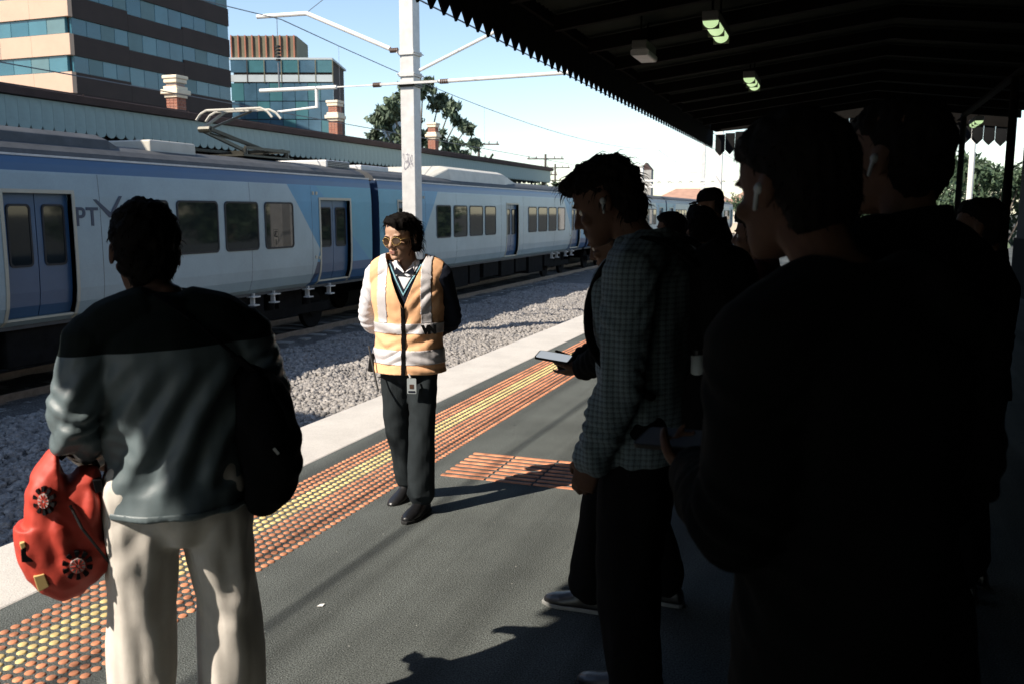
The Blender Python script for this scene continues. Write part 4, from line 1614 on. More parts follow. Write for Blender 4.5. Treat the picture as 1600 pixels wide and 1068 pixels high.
def shoe_obj(J, s, m, sole_m, parent, L=.275):
    a = Vector(J['an' + s])
    t = Vector(J['toe' + s])
    pitch_ = t.z
    t = unit((t.x, t.y, 0))
    side = Vector((0, 0, 1)).cross(t)
    base = Vector((a.x, a.y, a.z - .09))
    v = Vol()
    heel = base - t * .075
    rings = []
    for u, wd, ht in ((0, .026, .05), (.04, .034, .075), (.2, .037, .098), (.36, .038, .092), (.52, .043, .066), (.7, .049, .052), (.86, .043, .042), (.96, .028, .032), (1.0, .012, .022)):
        c = heel + t * L * u
        rings.append([c + side * wd * math.copysign(abs(math.cos(q)) ** .8, math.cos(q)) + Vector((0, 0, .022 + max(0, math.sin(q)) * (ht - .012) + min(0, math.sin(q)) * .012)) for q in [2 * math.pi * i / 16 for i in range(16)]])
    v.rings(rings)
    v.tube([base + Vector((0, 0, .06)), base + Vector((0, 0, .12))], [.042, .043])
    M = Matrix.Translation(base) @ Matrix.Rotation(-pitch_, 4, side) @ Matrix.Translation(-base)
    v.xform(M)
    o = link('shoe', v.fuse(.007, 4), m, parent, True)
    out = []
    for u, wd in ((0, .02), (.04, .034), (.2, .037), (.4, .036), (.7, .049), (.88, .042), (1.0, .015)): out.append((u, wd))
    poly = [(heel + t * (L * u - .004 + (.01 if u > .9 else 0)) + side * (wd + .003)) for u, wd in out] + [(heel + t * (L * u - .004 + (.01 if u > .9 else 0)) - side * (wd + .003)) for u, wd in reversed(out)]
    b = B()
    b.prism([(p.x, p.y) for p in poly], 'Z', base.z + .001, base.z + .019)
    b.v = [tuple(M @ Vector(p)) for p in b.v]
    b.make('sole', sole_m, o, bevel=.004)
    return o


def head_matrix(J):
    c = Vector(J['headc']) + Vector((0, -J['lean'] * .68, 0))
    y, p, r = J['head']
    neck = c + Vector((0, .03, -.13))
    return rot_about(neck, (p, r, y)) @ Matrix.Translation(c) @ Matrix.Scale(J.get('hs', 1.0), 4)


def tufts(b, M, pts, rg, n, L, r, down=0.6, fwd=None):
    """locks of hair: thin bent tapering blades rooted on the hair surface"""
    co, no = pts
    idx = rg.integers(0, len(co), n)
    for i in idx:
        p, q = Vector(co[i]), Vector(no[i])
        flow = Vector((rg.normal(0, .35), rg.normal(0, .35) + (fwd or 0), -down)) + q * .55
        flow.normalize()
        l = L * rg.uniform(.5, 1.3)
        side = flow.cross(q)
        if side.length < 1e-3: continue
        side.normalize()
        p = p - q * .004
        m_ = p + flow * l * .5 + q * l * .12
        e = p + flow * l + Vector((0, 0, -.15 * l))
        b.add([p - side * r, p + side * r, p + q * r * 1.2, m_ - side * r * .7, m_ + side * r * .7, m_ + q * r * .8, e],
              [(0, 1, 4, 3), (1, 2, 5, 4), (2, 0, 3, 5), (3, 4, 6), (4, 5, 6), (5, 3, 6)])


def hair_obj(M, m, parent, style, seed, vox=.006):
    """style: list of (z, half width, front y, back y) rings in head space"""
    v = Vol()
    rings = []
    for z, w_, f, bk in style['rings']:
        cy, ry = (f + bk) / 2, (bk - f) / 2
        r = []
        for i in range(20):
            a = 2 * math.pi * i / 20
            x, y = math.cos(a), math.sin(a)
            r.append(Vector((w_ * math.copysign(abs(x) ** .85, x), cy + ry * math.copysign(abs(y) ** .85, y), z)))
        rings.append(r)
    v.rings(rings)
    for c, r in style.get('blobs', ()): v.ell(c, r)
    amp = style.get('amp', .004)
    warp = style.get('warp')
    me = v.fuse(vox, 5, lambda p, n: amp * (sn(p, .035, seed, st=(1, 1, .6)) + .5 * sn(p, .014, seed + 3)))
    if warp: displace(me, warp)
    co, no = co_of(me), no_of(me)
    rg = np.random.default_rng(seed)
    b = B()
    keep = (no[:, 2] > -.5)
    if 'mask' in style: keep &= style['mask'](co)
    tufts(b, M, (co[keep], no[keep]), rg, style.get('n', 500), style.get('L', .03), style.get('r', .0022), style.get('down', .6), style.get('fwd'))
    bm = bmesh.new()
    bm.from_mesh(me)
    me2 = b.mesh('t')
    bm.from_mesh(me2)
    bm.to_mesh(me)
    bm.free()
    me.transform(M)
    return link('hair', me, m, parent, True)


SHORT = dict(rings=[(-.095, .040, .030, .072), (-.07, .058, .020, .090), (-.03, .074, .002, .106), (.01, .080, -.030, .112), (.04, .083, -.060, .114), (.062, .082, -.100, .112), (.09, .075, -.098, .100), (.115, .056, -.075, .078), (.132, .026, -.035, .040)])
CROP = dict(rings=[(-.085, .046, .035, .068), (-.05, .066, .015, .092), (-.01, .075, -.012, .103), (.03, .080, -.040, .107), (.058, .081, -.094, .106), (.085, .074, -.090, .096), (.108, .055, -.066, .074), (.122, .026, -.032, .038)], n=260, L=.014)
BOB = dict(mask=lambda c: c[:, 1] > -.03, rings=[(-.085, .062, .020, .085), (-.06, .078, -.005, .104), (-.02, .087, -.030, .116), (.02, .091, -.044, .122), (.05, .090, -.066, .124), (.070, .087, -.096, .122), (.094, .079, -.106, .108), (.118, .062, -.084, .084), (.136, .030, -.042, .046)], amp=.003, n=700, L=.045, down=1.0)


# cloth and skin
def cloth(name, c, rough=.92, var=.12, bump=.25, sc=420): return mat(name, c, rough, var, 7, bump, sc, spec=.08 if sum(c) < .1 else .2)


skin_tan = mat('skin_tan', (.40, .235, .155), .55, .08, 9, .08, 260)
skin_brown = mat('skin_brown', (.070, .036, .024), .6, .15, 14, .12, 260, spec=.15)
skin_mid = mat('skin_mid', (.09, .050, .034), .6, .15, 14, .12, 260, spec=.15)
hair_k = mat('black_hair', (.006, .005, .0045), .75, .3, 30, spec=.06)
black_c = cloth('black_cloth', (.004, .004, .0045))
navy_c = cloth('navy_cloth', (.016, .019, .030))
char_c = cloth('charcoal_trousers', (.022, .027, .030))
shoe_k = mat('black_leather', (.012, .012, .013), .35, .2, 12, .1, 120)
shoe_w = mat('white_trainer', (.50, .50, .48), .6, .1, 12)
sole_k = mat('dark_sole', (.02, .02, .02), .8, .2, 10)
sole_w = mat('pale_sole', (.22, .22, .21), .8, .2, 10)
grey_j = mat('slate_jacket', (.105, .135, .145), .42, .12, 7, .15, 420, spec=.5)
dark_j = cloth('dark_yoke', (.008, .012, .011), .8, .15, .15)
beige_t = cloth('beige_trousers', (.60, .555, .50), .9, .1, .2)
white_s = cloth('white_shirt', (.66, .66, .70), .85, .05, .1)
hivis = cloth('hivis_orange', (.82, .46, .25), .8, .08, .12)
silver = mat('reflective_tape', (.60, .57, .58), .45, .08, 30, .1, 300, metal=.15)
pale_blue = cloth('pale_blue_trim', (.22, .42, .50), .85, .05)
grey_top = cloth('grey_top', (.05, .058, .058))
pink_top = cloth('pink_top', (.09, .028, .032))
eye_w = mat('eye_white', (.55, .52, .48), .3, .03)
iris = mat('dark_iris', (.02, .012, .008), .2, .1)
gold = mat('gold_wire', (.55, .38, .14), .3, .1, metal=.8)
lens = mat('tinted_lens', (.05, .028, .016), .06, .05, spec=.8)
plastic_w = mat('white_plastic', (.30, .33, .34), .35, .05)
plastic_k = mat('black_plastic', (.006, .006, .007), .45, .1, spec=.2)
phone_scr = mat('phone_screen', (.10, .11, .13), .12, .05, spec=.8)
phone_sky = mat('phone_screen_sky_glow', (.10, .11, .13), .12, .05, spec=.8, emit=(.85, .92, 1.0, .32))  # weak emission stands in for the sky reflected in the screen
plaid_m = mat_plaid('checked_shirt', (.10, .135, .155), (.040, .053, .062), (.14, .18, .195), .015)


def body_mesh(J, vox, legs=True, headkw={}, hands='LR', disp=None):
    v = Vol()
    M = head_matrix(J)
    v.join(head_vol(**headkw).xform(M))
    c = M @ Vector((0, .022, -.06))
    nb = Vector((0, -J['lean'] * .55 + .014, 1.455))
    v.tube([nb, nb.lerp(c, .5) + Vector((0, .004, 0)), c], [.062, .053, .054], n=16)
    torso(v, J, -.016, .84, 1.5)
    for s in 'LR':
        arm(v, J, s, -.012, -.004)
        if s in hands:
            d = J['dir' + s] or (Vector(J['wr' + s]) - Vector(J['el' + s]))
            v.join(hand_vol(J['wr' + s], d, J['palm' + s], (1 if s == 'R' else -1) * J.get('thumb' + s, 1), J['curl' + s]))
        if legs: leg(v, J, s, .068, .046, .034)

    def eyes(p, n):
        out = np.zeros_like(p)
        Mi = np.array(M.inverted())
        q = p @ Mi[:3, :3].T + Mi[:3, 3]
        for sx in (-1, 1):
            wgt = near(q, (sx * .030, -.090, -.002), .013)
            back = np.array(M.to_3x3() @ Vector((0, 1, 0)))
            out += wgt[:, None] * back * .007
        return out
    me = v.fuse(vox, 3, eyes)
    return me, M


def eye_parts(M, parent):
    for sx in (-1, 1):
        v = Vol().ell((sx * .030, -.074, -.002), (.0125, .0115, .0105))
        o = link('eye', v.b.mesh('eye'), eye_w, parent, True)
        o.data.transform(M)
        v = Vol().ell((sx * .030 - .002, -.0848, -.002), (.0055, .0018, .0055), n=10, m=6)
        o2 = link('iris', v.b.mesh('iris'), iris, o, True)
        o2.data.transform(M)
        b = B()
        b.path([M @ Vector((sx * (.030 + .018 * t), -.0965 + .010 * t * t, .020 + .003 * (1 - t * t))) for t in (-1, -.5, 0, .5, 1)], .003, 5)
        b.make('eyebrow', hair_k, parent, True)


def person(label, loc, phi, H, J, group=None):
    t = thing('person', label, 'person', loc, phi, group)
    t.scale = (H / 1.75,) * 3
    return t


def trousers(J, m, parent, th=.098, kn=.078, hm=.074, zc=.06, seed=1, vox=.009, waist=1.02, amp=.006):
    v = Vol()
    torso(v, J, .010, .84, waist + .03)
    for s in 'LR': leg(v, J, s, th, kn, hm, zc)

    def f(p, n):
        a = np.zeros(len(p))
        for s in 'LR':
            k, an, h = J['kn' + s], J['an' + s], J['hip' + s]
            sx = 1 if s == 'L' else -1
            a += near(p, k, .13) * creases(p, (.75 * sx, .5, .8), .075, seed, .5) * .45
            a += near(p, (an[0], an[1], an[2] + .05), .09) * creases(p, (.3, .5, 1), .06, seed + 3, .6) * .6
            a += near(p, (h[0], h[1], h[2] - .10), .16) * creases(p, (.8 * sx, .3, .7), .08, seed + 5, .5) * .5
        a += .75 * sn(p, .13, seed + 9, st=(1.2, 1.2, .22)) + .25 * sn(p, .07, seed + 12, st=(1, 1, .5))
        return a * amp
    o = link('trousers', v.fuse(vox, 4, f), m, parent, True)
    return o


def top_mesh(J, g, hem, vox=.009, seed=3, amp=.006, sleeves='LR', frac=1.0, sg=(.014, .016), fold=None, collar=True):
    v = Vol()
    torso(v, J, g, .93, 1.5, hem)
    for s in sleeves: arm(v, J, s, sg[0], sg[1], frac)

    def f(p, n):
        a = .45 * sn(p, .16, seed, st=(1, 1, .6))
        for s in sleeves:
            el = np.array(J['el' + s])
            a += near(p, el, .12) * creases(p, np.array(J['wr' + s]) - np.array(J['sh' + s]), .045, seed + 2) * 1.3
            a += near(p, np.array(J['sh' + s]) + (0, 0, -.09), .10) * creases(p, (.6, .2, .8), .05, seed + 4) * .9
            wr = np.array(J['wr' + s])
            a += near(p, wr + (np.array(J['el' + s]) - wr) * .25, .09) * creases(p, wr - el, .035, seed + 6)
        a += near(p, (0, 0, hem[0] + .12), .25) * creases(p, (.5, .2, 1), .07, seed + 7) * .6
        if fold: a += fold(p, n)
        return a * amp
    return v.fuse(vox, 4, f)


def collar_obj(J, m, parent, r=.070, h=.045, name='collar', z=1.475, tilt=.25):
    v = B()
    n = 22
    rings = []
    for k, (rr, zz) in enumerate(((r + .012, 0), (r + .004, h), (r - .003, h), (r + .004, 0))):
        rings.append([(rr * math.cos(2 * math.pi * i / n), rr * .95 * math.sin(2 * math.pi * i / n) - J['lean'] * (z - .93) + .014, z + zz + tilt * rr * math.sin(2 * math.pi * i / n)) for i in range(n)])
    vs = [p for q in rings for p in q]
    fs = []
    for k in range(4):
        for i in range(n):
            j = (i + 1) % n
            fs.append((k * n + i, k * n + j, ((k + 1) % 4) * n + j, ((k + 1) % 4) * n + i))
    v.add(vs, fs)
    return v.make(name, m, parent, True)


def split_mesh(me, cuts):
    """bisect at (point, normal) planes so that later cuts have clean edges"""
    bm = bmesh.new()
    bm.from_mesh(me)
    for co, n in cuts:
        bmesh.ops.bisect_plane(bm, geom=bm.verts[:] + bm.edges[:] + bm.faces[:], plane_co=co, plane_no=n)
    bm.to_mesh(me)
    bm.free()


def sub_mesh(me, fn, off=0.0, name='piece'):
    bm = bmesh.new()
    bm.from_mesh(me)
    bm.normal_update()
    if off:
        for v in bm.verts: v.co += v.normal * off
    kill = [f for f in bm.faces if not fn(f.calc_center_median(), f.normal)]
    bmesh.ops.delete(bm, geom=kill, context='FACES')
    out = bpy.data.meshes.new(name)
    bm.to_mesh(out)
    bm.free()
    return out


def solid(o, t, off=1.0):
    k = o.modifiers.new('solid', 'SOLIDIFY')
    k.thickness = t
    k.offset = off
    return o

# ------------------------------------------------------------------ the platform officer in the orange vest
def worn(name, label, cat, ref, group=None):
    """a separate thing carried by a person: its own top-level empty at the person's place and scale"""
    t = thing(name, label, cat, ref.location, ref.rotation_euler.z, group)
    t.scale = ref.scale
    return t


J = dict(STD)
J.update(width=1.03, depth=1.0, hs=1.06, head=(R(-24), R(7), R(-3)), headc=(0, -.03, 1.625),
         shL=(.19, .0, 1.415), elL=(.232, .11, 1.14), wrL=(.07, .205, 1.00), shR=(-.19, .0, 1.415), elR=(-.275, .10, 1.13), wrR=(-.10, .205, .99),
         hipL=(.085, -.01, .93), knL=(.090, -.085, .51), anL=(.085, -.13, .09), toeL=(-.28, -1, 0),
         hipR=(-.085, .0, .93), knR=(-.078, .02, .52), anR=(-.055, .17, .105), toeR=(-.40, -1, -.18), curlL=.7, curlR=.7)
og = person('person in an orange reflective vest and glasses walking along the platform edge', (-2.145, 4.30, 0), R(14), 1.585, J)
me, MH = body_mesh(J, .005)
body = link('body', me, skin_tan, og, True)
eye_parts(MH, og)
def part_hair(p, n):
    k = np.clip((-p[:, 1] - .03) / .04, 0, 1) * np.clip((.100 - p[:, 2]) / .03, 0, 1)
    side = np.clip((-p[:, 0] + .045) / .09, 0, 1)            # lifted off the forehead on the right, swept low on the left
    d = np.zeros_like(p)
    d[:, 2] = k * (.034 * side - .016 * (1 - side))
    d[:, 1] = k * .012 * side
    return d


hair_obj(MH, hair_k, og, dict(BOB, warp=part_hair, amp=.004), 5)
lips = Vol().ell((0, -.1035, -.0585), (.020, .0035, .0042)).ell((0, -.1015, -.0685), (.017, .0035, .005))
o = link('lips', lips.b.mesh('lips'), mat('lips', (.30, .12, .09), .45, .05), og, True)
o.data.transform(MH)
# glasses
gl_ = B()
for sx in (-1, 1):
    pts = [MH @ Vector((sx * .034 + .026 * math.cos(a), -.103 + .010 * (math.cos(a) * sx > 0) * abs(math.cos(a)), -.004 + .022 * math.sin(a))) for a in [2 * math.pi * i / 16 for i in range(17)]]
    gl_.path(pts, .0016, 5)
    gl_.path([MH @ Vector((sx * .060, -.092, .002)), MH @ Vector((sx * .078, -.03, .004)), MH @ Vector((sx * .080, .02, .006))], .0016, 5)
gl_.path([MH @ Vector((-.010, -.104, .002)), MH @ Vector((.010, -.104, .002))], .0016, 5)
gl_ = gl_.make('glasses', gold, og, True)
for sx in (-1, 1):
    b = B()
    pts = [MH @ Vector((sx * .034 + .025 * math.cos(a), -.1025 + .010 * (math.cos(a) * sx > 0) * abs(math.cos(a)), -.004 + .021 * math.sin(a))) for a in [2 * math.pi * i / 16 for i in range(16)]]
    b.add(pts + [p + MH.to_3x3() @ Vector((0, .0015, 0)) for p in pts], [tuple(range(16)), tuple(range(31, 15, -1))] + [(i, (i + 1) % 16, 16 + (i + 1) % 16, 16 + i) for i in range(16)])
    b.make('lens', lens, gl_)
def vcuts(bot, top, hw_, off=0.0):
    d = Vector((hw_, 0, top - bot)).normalized()
    nrm = Vector((d.z, 0, -d.x))
    return [((off * nrm.x, 0, bot + off * nrm.z), nrm), ((-off * nrm.x, 0, bot + off * nrm.z), Vector((-nrm.x, 0, nrm.z)))]


def inside_v(c, bot, top, hw_, off=0.0):
    d = Vector((hw_, 0, top - bot)).normalized()
    return (abs(c.x) * d.z - (c.z - bot) * d.x) < off


# shirt with the right sleeve showing, jumper over it
sh = top_mesh(J, .004, (.95, .165, .125), .007, 11, .006, 'R', 1.0, (.012, .013))
VS = (1.415, 1.50, .052)
split_mesh(sh, vcuts(*VS) + [((0, 0, 1.482), (0, 0, 1))])
link('shirt', sub_mesh(sh, lambda c, n: c.z < 1.482 and not (c.y < .01 and inside_v(c, *VS)), 0, 'shirt'), white_s, og, True)
for sx in (-1, 1):
    b = B()
    b.add([(sx * .004, -.088, 1.425), (sx * .052, -.050, 1.492), (sx * .072, -.018, 1.500), (sx * .082, -.045, 1.462), (sx * .050, -.100, 1.405),
           (sx * .004, -.080, 1.425), (sx * .048, -.042, 1.490), (sx * .066, -.012, 1.498), (sx * .076, -.037, 1.462), (sx * .050, -.090, 1.405)],
          [(0, 1, 2, 3, 4), (9, 8, 7, 6, 5)] + [(i, (i + 1) % 5, 5 + (i + 1) % 5, 5 + i) for i in range(5)])
    b.make('collar', white_s, og)
ju = top_mesh(J, .014, (.90, .185, .140), .007, 12, .005, 'L', 1.0, (.020, .018))
V1 = (1.325, 1.475, .082)                     # bottom, top, half width of the jumper's V


split_mesh(ju, vcuts(*V1) + vcuts(*V1, .010) + vcuts(*V1, .017) + vcuts(*V1, .027) + [((0, 0, 1.488), (0, 0, 1))])
jm = sub_mesh(ju, lambda c, n: c.z < 1.488 and not (c.y < .01 and inside_v(c, *V1)), 0, 'jumper')
link('jumper', jm, navy_c, og, True)
for a_, b__ in ((.010, .017),):
    tr = sub_mesh(ju, lambda c, n: c.y < .01 and c.z < 1.47 and c.z > 1.2 and abs(c.x) < .12 and inside_v(c, *V1, b__) and not inside_v(c, *V1, a_), .003, 'trim')
    solid(link('neck_trim', tr, pale_blue, og, True), .002)
b = B()
for sx in (-1, 1):
    b.add([(0, -.112, 1.418), (sx * .050, -.098, 1.455), (sx * .060, -.100, 1.415), (0, -.104, 1.418), (sx * .050, -.090, 1.455), (sx * .060, -.092, 1.415)],
          [(0, 1, 2), (3, 5, 4), (0, 3, 4, 1), (1, 4, 5, 2), (2, 5, 3, 0)])
b.make('neckerchief', navy_c, og)
# vest
v = Vol()
JV = dict(J, width=1.11, depth=1.06)
torso(v, JV, .030, .93, 1.5, (.80, .222, .172))


def vest_fold(p, n):
    a = .5 * sn(p, .20, 21, st=(1, 1, .5)) + near(p, (.12, -.15, 1.02), .14) * creases(p, (-.5, .2, .85), .075, 22) * 1.3 + near(p, (-.1, -.15, 1.06), .13) * creases(p, (.5, .2, .85), .07, 23)
    a += near(p, (.1, -.15, .86), .16) * creases(p, (.25, 0, 1), .06, 27) + near(p, (-.1, -.15, .87), .15) * creases(p, (-.25, 0, 1), .06, 28) + near(p, (.15, -.1, 1.25), .1) * creases(p, (-.7, 0, .7), .06, 29)
    return a * .0075


ve = v.fuse(.007, 4, vest_fold)
V2 = (1.215, 1.475, .105)
HEM = .838
BANDS = ((.895, .978), (1.072, 1.132))
ST = (.100, .158)
cuts = vcuts(*V2) + [((0, 0, HEM), (0, 0, 1)), ((0, 0, 1.52), (0, 0, 1)), ((.212, 0, 0), (1, 0, 0)), ((-.212, 0, 0), (1, 0, 0)), ((0, 0, 1.19), (0, 0, 1))]
for z0, z1 in BANDS: cuts += [((0, 0, z0), (0, 0, 1)), ((0, 0, z1), (0, 0, 1))]
for x in ST: cuts += [((x, 0, 0), (1, 0, 0)), ((-x, 0, 0), (1, 0, 0))]
cuts += [((.012, 0, 0), (1, 0, 0)), ((-.012, 0, 0), (1, 0, 0))]
split_mesh(ve, cuts)


def vest_ok(c):
    return HEM < c.z < 1.53 and not (c.z > 1.44 and math.hypot(c.x, c.y - .014) < .098) and not (c.y < .0 and inside_v(c, *V2)) and not (abs(c.x) > .212 and c.z > 1.19)


vest = solid(link('vest', sub_mesh(ve, lambda c, n: vest_ok(c), 0, 'vest'), hivis, og, True), .004)
for z0, z1 in BANDS:
    solid(link('reflective_band', sub_mesh(ve, lambda c, n: vest_ok(c) and z0 < c.z < z1, .0055, 'band'), silver, vest, True), .002)
for sx in (-1, 1):
    for fr in (-1, 1):
        solid(link('shoulder_band', sub_mesh(ve, lambda c, n: vest_ok(c) and c.z > 1.133 and ST[0] < c.x * sx < ST[1] and c.y * fr > 0, .0055, 'band'), silver, vest, True), .002)
solid(link('zip', sub_mesh(ve, lambda c, n: vest_ok(c) and c.y < 0 and abs(c.x) < .012, .009, 'zip'), black_c, vest, True), .002)
# pocket with a printed mark on the left breast
for (x0, z0, s_, q) in ((.135, 1.078, .045, 'V'), (.165, 1.078, .045, 'N')):
    o = link('print', text_mesh(q, .062, .001), black_c, vest)
    o.rotation_euler = (R(90), 0, R(24))
    o.location = (x0 - .018, -.176 + (.010 if q == 'N' else 0), z0 + .004)
trousers(J, char_c, og, .100, .080, .082, .05, 31, .008, 1.03, .007)
for s in 'LR': shoe_obj(J, s, shoe_k, sole_k, og, .285)
# badge and two-way radio, worn but things of their own
bd = worn('id_badge', 'white identity card hanging below the hem of the orange vest', 'badge', og)
b = B()
b.prism(rrect(-.027, .027, .735, .825, .006), 'Y', -.190, -.186)
o = b.make('card', plastic_w, bd)
o.location = (.052, .0, 0)
o2 = B().box(-.012, .012, -.1925, -.1903, .765, .790).make('photo', skin_brown, o)
o3 = B().box(-.020, .020, -.1925, -.1903, .742, .752).make('print', navy_c, o)
b = B()
b.path([(.045, -.187, .826), (.035, -.182, .850)], .006, 6)
b.make('clip', galv, bd)
rd = worn('two_way_radio', 'black two-way radio with a long aerial at the officer\'s right hip', 'radio', og)
b = B()
b.obox((-.215, -.04, .89), (.035, .055, .11), Euler((0, R(8), 0)).to_matrix())
b.make('case', plastic_k, rd, bevel=.006)
b = B()
b.path([(-.228, -.07, .99), (-.150, -.17, .74)], .006, 6)
b.make('aerial', rubber, rd)

# ------------------------------------------------------------------ man with the red bag, seen from behind
J = dict(STD)
J.update(width=1.12, depth=1.10, lean=.05, hs=1.17, head=(R(6), R(12), R(-3)), headc=(.055, -.045, 1.636),
         shL=(.205, .01, 1.395), elL=(.270, .045, 1.145), wrL=(.235, -.150, 1.015), shR=(-.205, .01, 1.395), elR=(-.28, -.03, 1.17), wrR=(-.13, -.22, 1.12),
         hipL=(.098, 0, .93), knL=(.125, -.01, .51), anL=(.135, .02, .09), hipR=(-.098, 0, .93), knR=(-.128, -.03, .51), anR=(-.135, -.03, .09),
         dirL=(-.05, -.75, -.65), palmL=(-.45, -.45, .6), curlL=1.15)
lm = person('person with short black hair seen from behind in a two-tone jacket and beige trousers', (-1.690, 1.945, 0), R(-138), 1.605, J)
me, MH = body_mesh(J, .006)
link('body', me, skin_brown, lm, True)
eye_parts(MH, lm)
hair_obj(MH, hair_k, lm, dict(SHORT, n=420, L=.018, down=.9), 8)


def jfold(p, n):
    # long soft folds running from the right shoulder blade down to the left hip
    wgt = np.clip((1.34 - p[:, 2]) / .12, 0, 1) * np.clip((p[:, 2] - .93) / .05, 0.2, 1) * (p[:, 1] > -.02)
    return wgt * (creases(p, (1.0, .1, .62), .105, 44, .16) * 2.2 + 1.2 * np.sin((p @ np.array((1.0, .1, .62))) / .105 * 6.283 + 1.5 * sn(p, .5, 46)))


jk = top_mesh(J, .030, (.865, .212, .168), .007, 41, .0066, 'LR', 1.0, (.026, .022), jfold)
split_mesh(jk, [((0, 0, 1.362), (0.05, 0, 1)), ((0, 0, .892), (0, 0, 1))])
link('jacket', sub_mesh(jk, lambda c, n: c.z + .05 * c.x < 1.362, 0, 'lower'), grey_j, lm, True)
yk = link('jacket_yoke', sub_mesh(jk, lambda c, n: c.z + .05 * c.x >= 1.362, .0, 'yoke'), dark_j, lm, True)
yk['label'] = 'dark upper part of the jacket'
solid(link('jacket_hem', sub_mesh(jk, lambda c, n: c.z < .892 and n.z > -.6, .002, 'hem'), grey_j, lm, True), .002)
collar_obj(J, dark_j, lm, .084, .060, 'jacket_collar', 1.452, -.1)
trousers(J, beige_t, lm, .114, .096, .097, .03, 47, .008, 1.0, .0085)
for s in 'LR': shoe_obj(J, s, shoe_k, sole_k, lm)
# black shoulder bag at his right side
sbag = worn('shoulder_bag', 'black shoulder bag bulging at the right side of the two-tone jacket', 'bag', lm)
v = Vol()
v.tube([(-.258, .06, .90), (-.268, .07, 1.0), (-.255, .08, 1.14), (-.225, .08, 1.25)], [(.078, .10), (.092, .122), (.086, .118), (.055, .09)], n=20)
link('pouch', v.fuse(.009, 6, lambda p, n: .010 * sn(p, .12, 3) + .006 * creases(p, (.3, .4, 1), .08, 4)), black_c, sbag, True)
b = B()
st_ = [(-.245, .09, 1.26), (-.17, .165, 1.34), (-.06, .155, 1.45), (.03, .09, 1.515)]
for p, q in zip(st_, st_[1:]): b.bar(p, q, .035, .006)
b.make('strap', black_c, sbag)
b = B()
b.obox((-.268, .205, 1.06), (.008, .004, .022), Euler((0, R(35), 0)).to_matrix())
b.make('zip_pull', galv, sbag)

# red car-shaped child's bag in his left hand: front of a car with hubcap wheels
red = mat('red_vinyl', (.50, .050, .030), .6, .07, 3, .06, 60, fine=.03, fscale=60)
yel_p = mat('yellow_print', (.62, .44, .18), .5, .05)
gr = mat('silver_print', (.45, .38, .36), .35, .1, 20)
BAGC = Vector((-1.900, 1.752, .782))
bag = thing('child_bag', 'red car-shaped child\'s bag with hubcap wheels hanging from the hand at left', 'bag', BAGC, R(47))
PXM = 2.54 / 1400


def bq(x, y): return ((x - 85) * PXM, (840 - y) * PXM)          # outline measured in the photo -> metres about the bag's centre


def blob(poly, th, dome=0.5):
    """pillow over an outline: the outline shrinks while it rises on both sides"""
    c = Vector((sum(p[0] for p in poly) / len(poly), sum(p[1] for p in poly) / len(poly)))
    rings = []
    for k in range(9):
        a = math.pi * (k + .5) / 9
        s_, t_ = math.sin(a) ** dome, -math.cos(a)
        rings.append([Vector((c.x + (p[0] - c.x) * s_, t_ * th, c.y + (p[1] - c.y) * s_)) for p in poly])
    return rings


outl = [bq(*q) for q in ((80, 718), (62, 735), (45, 760), (36, 790), (32, 822), (31, 836), (18, 832), (17, 860), (20, 885), (30, 915), (48, 938), (74, 957), (100, 950), (135, 922), (147, 905), (150, 876), (139, 868), (137, 830), (139, 795), (137, 770), (133, 757), (110, 758), (98, 768), (90, 770), (84, 752))]
v = Vol()
v.rings(blob(outl, .075, .35))
v.ell((bq(97, 888)[0], -.055, bq(97, 888)[1]), (.062, .028, .062))
v.ell((bq(62, 792)[0], -.050, bq(62, 792)[1]), (.040, .028, .060))
v.ell((bq(80, 850)[0], -.045, bq(80, 850)[1]), (.030, .045, .085), Euler((0, R(-12), 0)).to_matrix())
v.ell((bq(120, 810)[0], -.050, bq(120, 810)[1]), (.024, .040, .062))
link('shell', v.fuse(.005, 7, lambda p, n: .0015 * sn(p, .05, 2)), red, bag, True)


def hubcap(px, py, ry, sx, tilt, yoff):
    cx, cz = bq(px, py)
    M4 = Matrix.Translation((cx, yoff, cz)) @ Euler((R(tilt[0]), 0, R(tilt[1]))).to_matrix().to_4x4()

    def pt(r, a, d=0): return M4 @ Vector((r * sx * math.cos(a), d, r * math.sin(a)))
    b = B()
    n = 20
    ringp = [pt(ry * .50, 2 * math.pi * i / n, -.002) for i in range(n)] + [pt(ry * .50, 2 * math.pi * i / n, .012) for i in range(n)]
    b.add(ringp, [tuple(range(n)), tuple(range(2 * n - 1, n - 1, -1))] + [(i, (i + 1) % n, n + (i + 1) % n, n + i) for i in range(n)])
    hub = b.make('hubcap', gr, bag)
    for k in range(10):
        b = B()
        a0, a1 = 2 * math.pi * (k + .25) / 10, 2 * math.pi * (k + .75) / 10
        q = [pt(ry * .62, a0), pt(ry * .98, a0), pt(ry, (a0 + a1) / 2), pt(ry * .98, a1), pt(ry * .62, a1)]
        q2 = [pt(ry * .62, a0, .014), pt(ry * .98, a0, .014), pt(ry, (a0 + a1) / 2, .014), pt(ry * .98, a1, .014), pt(ry * .62, a1, .014)]
        b.add(q + q2, [(0, 1, 2, 3, 4), (9, 8, 7, 6, 5)] + [(i, (i + 1) % 5, 5 + (i + 1) % 5, 5 + i) for i in range(5)])
        b.make('wheel_segment', plastic_k, hub)
        b = B()
        b.bar(pt(ry * .12, 2 * math.pi * k / 10, -.003), pt(ry * .46, 2 * math.pi * k / 10, -.003), .0022)
        b.make('spoke', red, hub)
    return hub


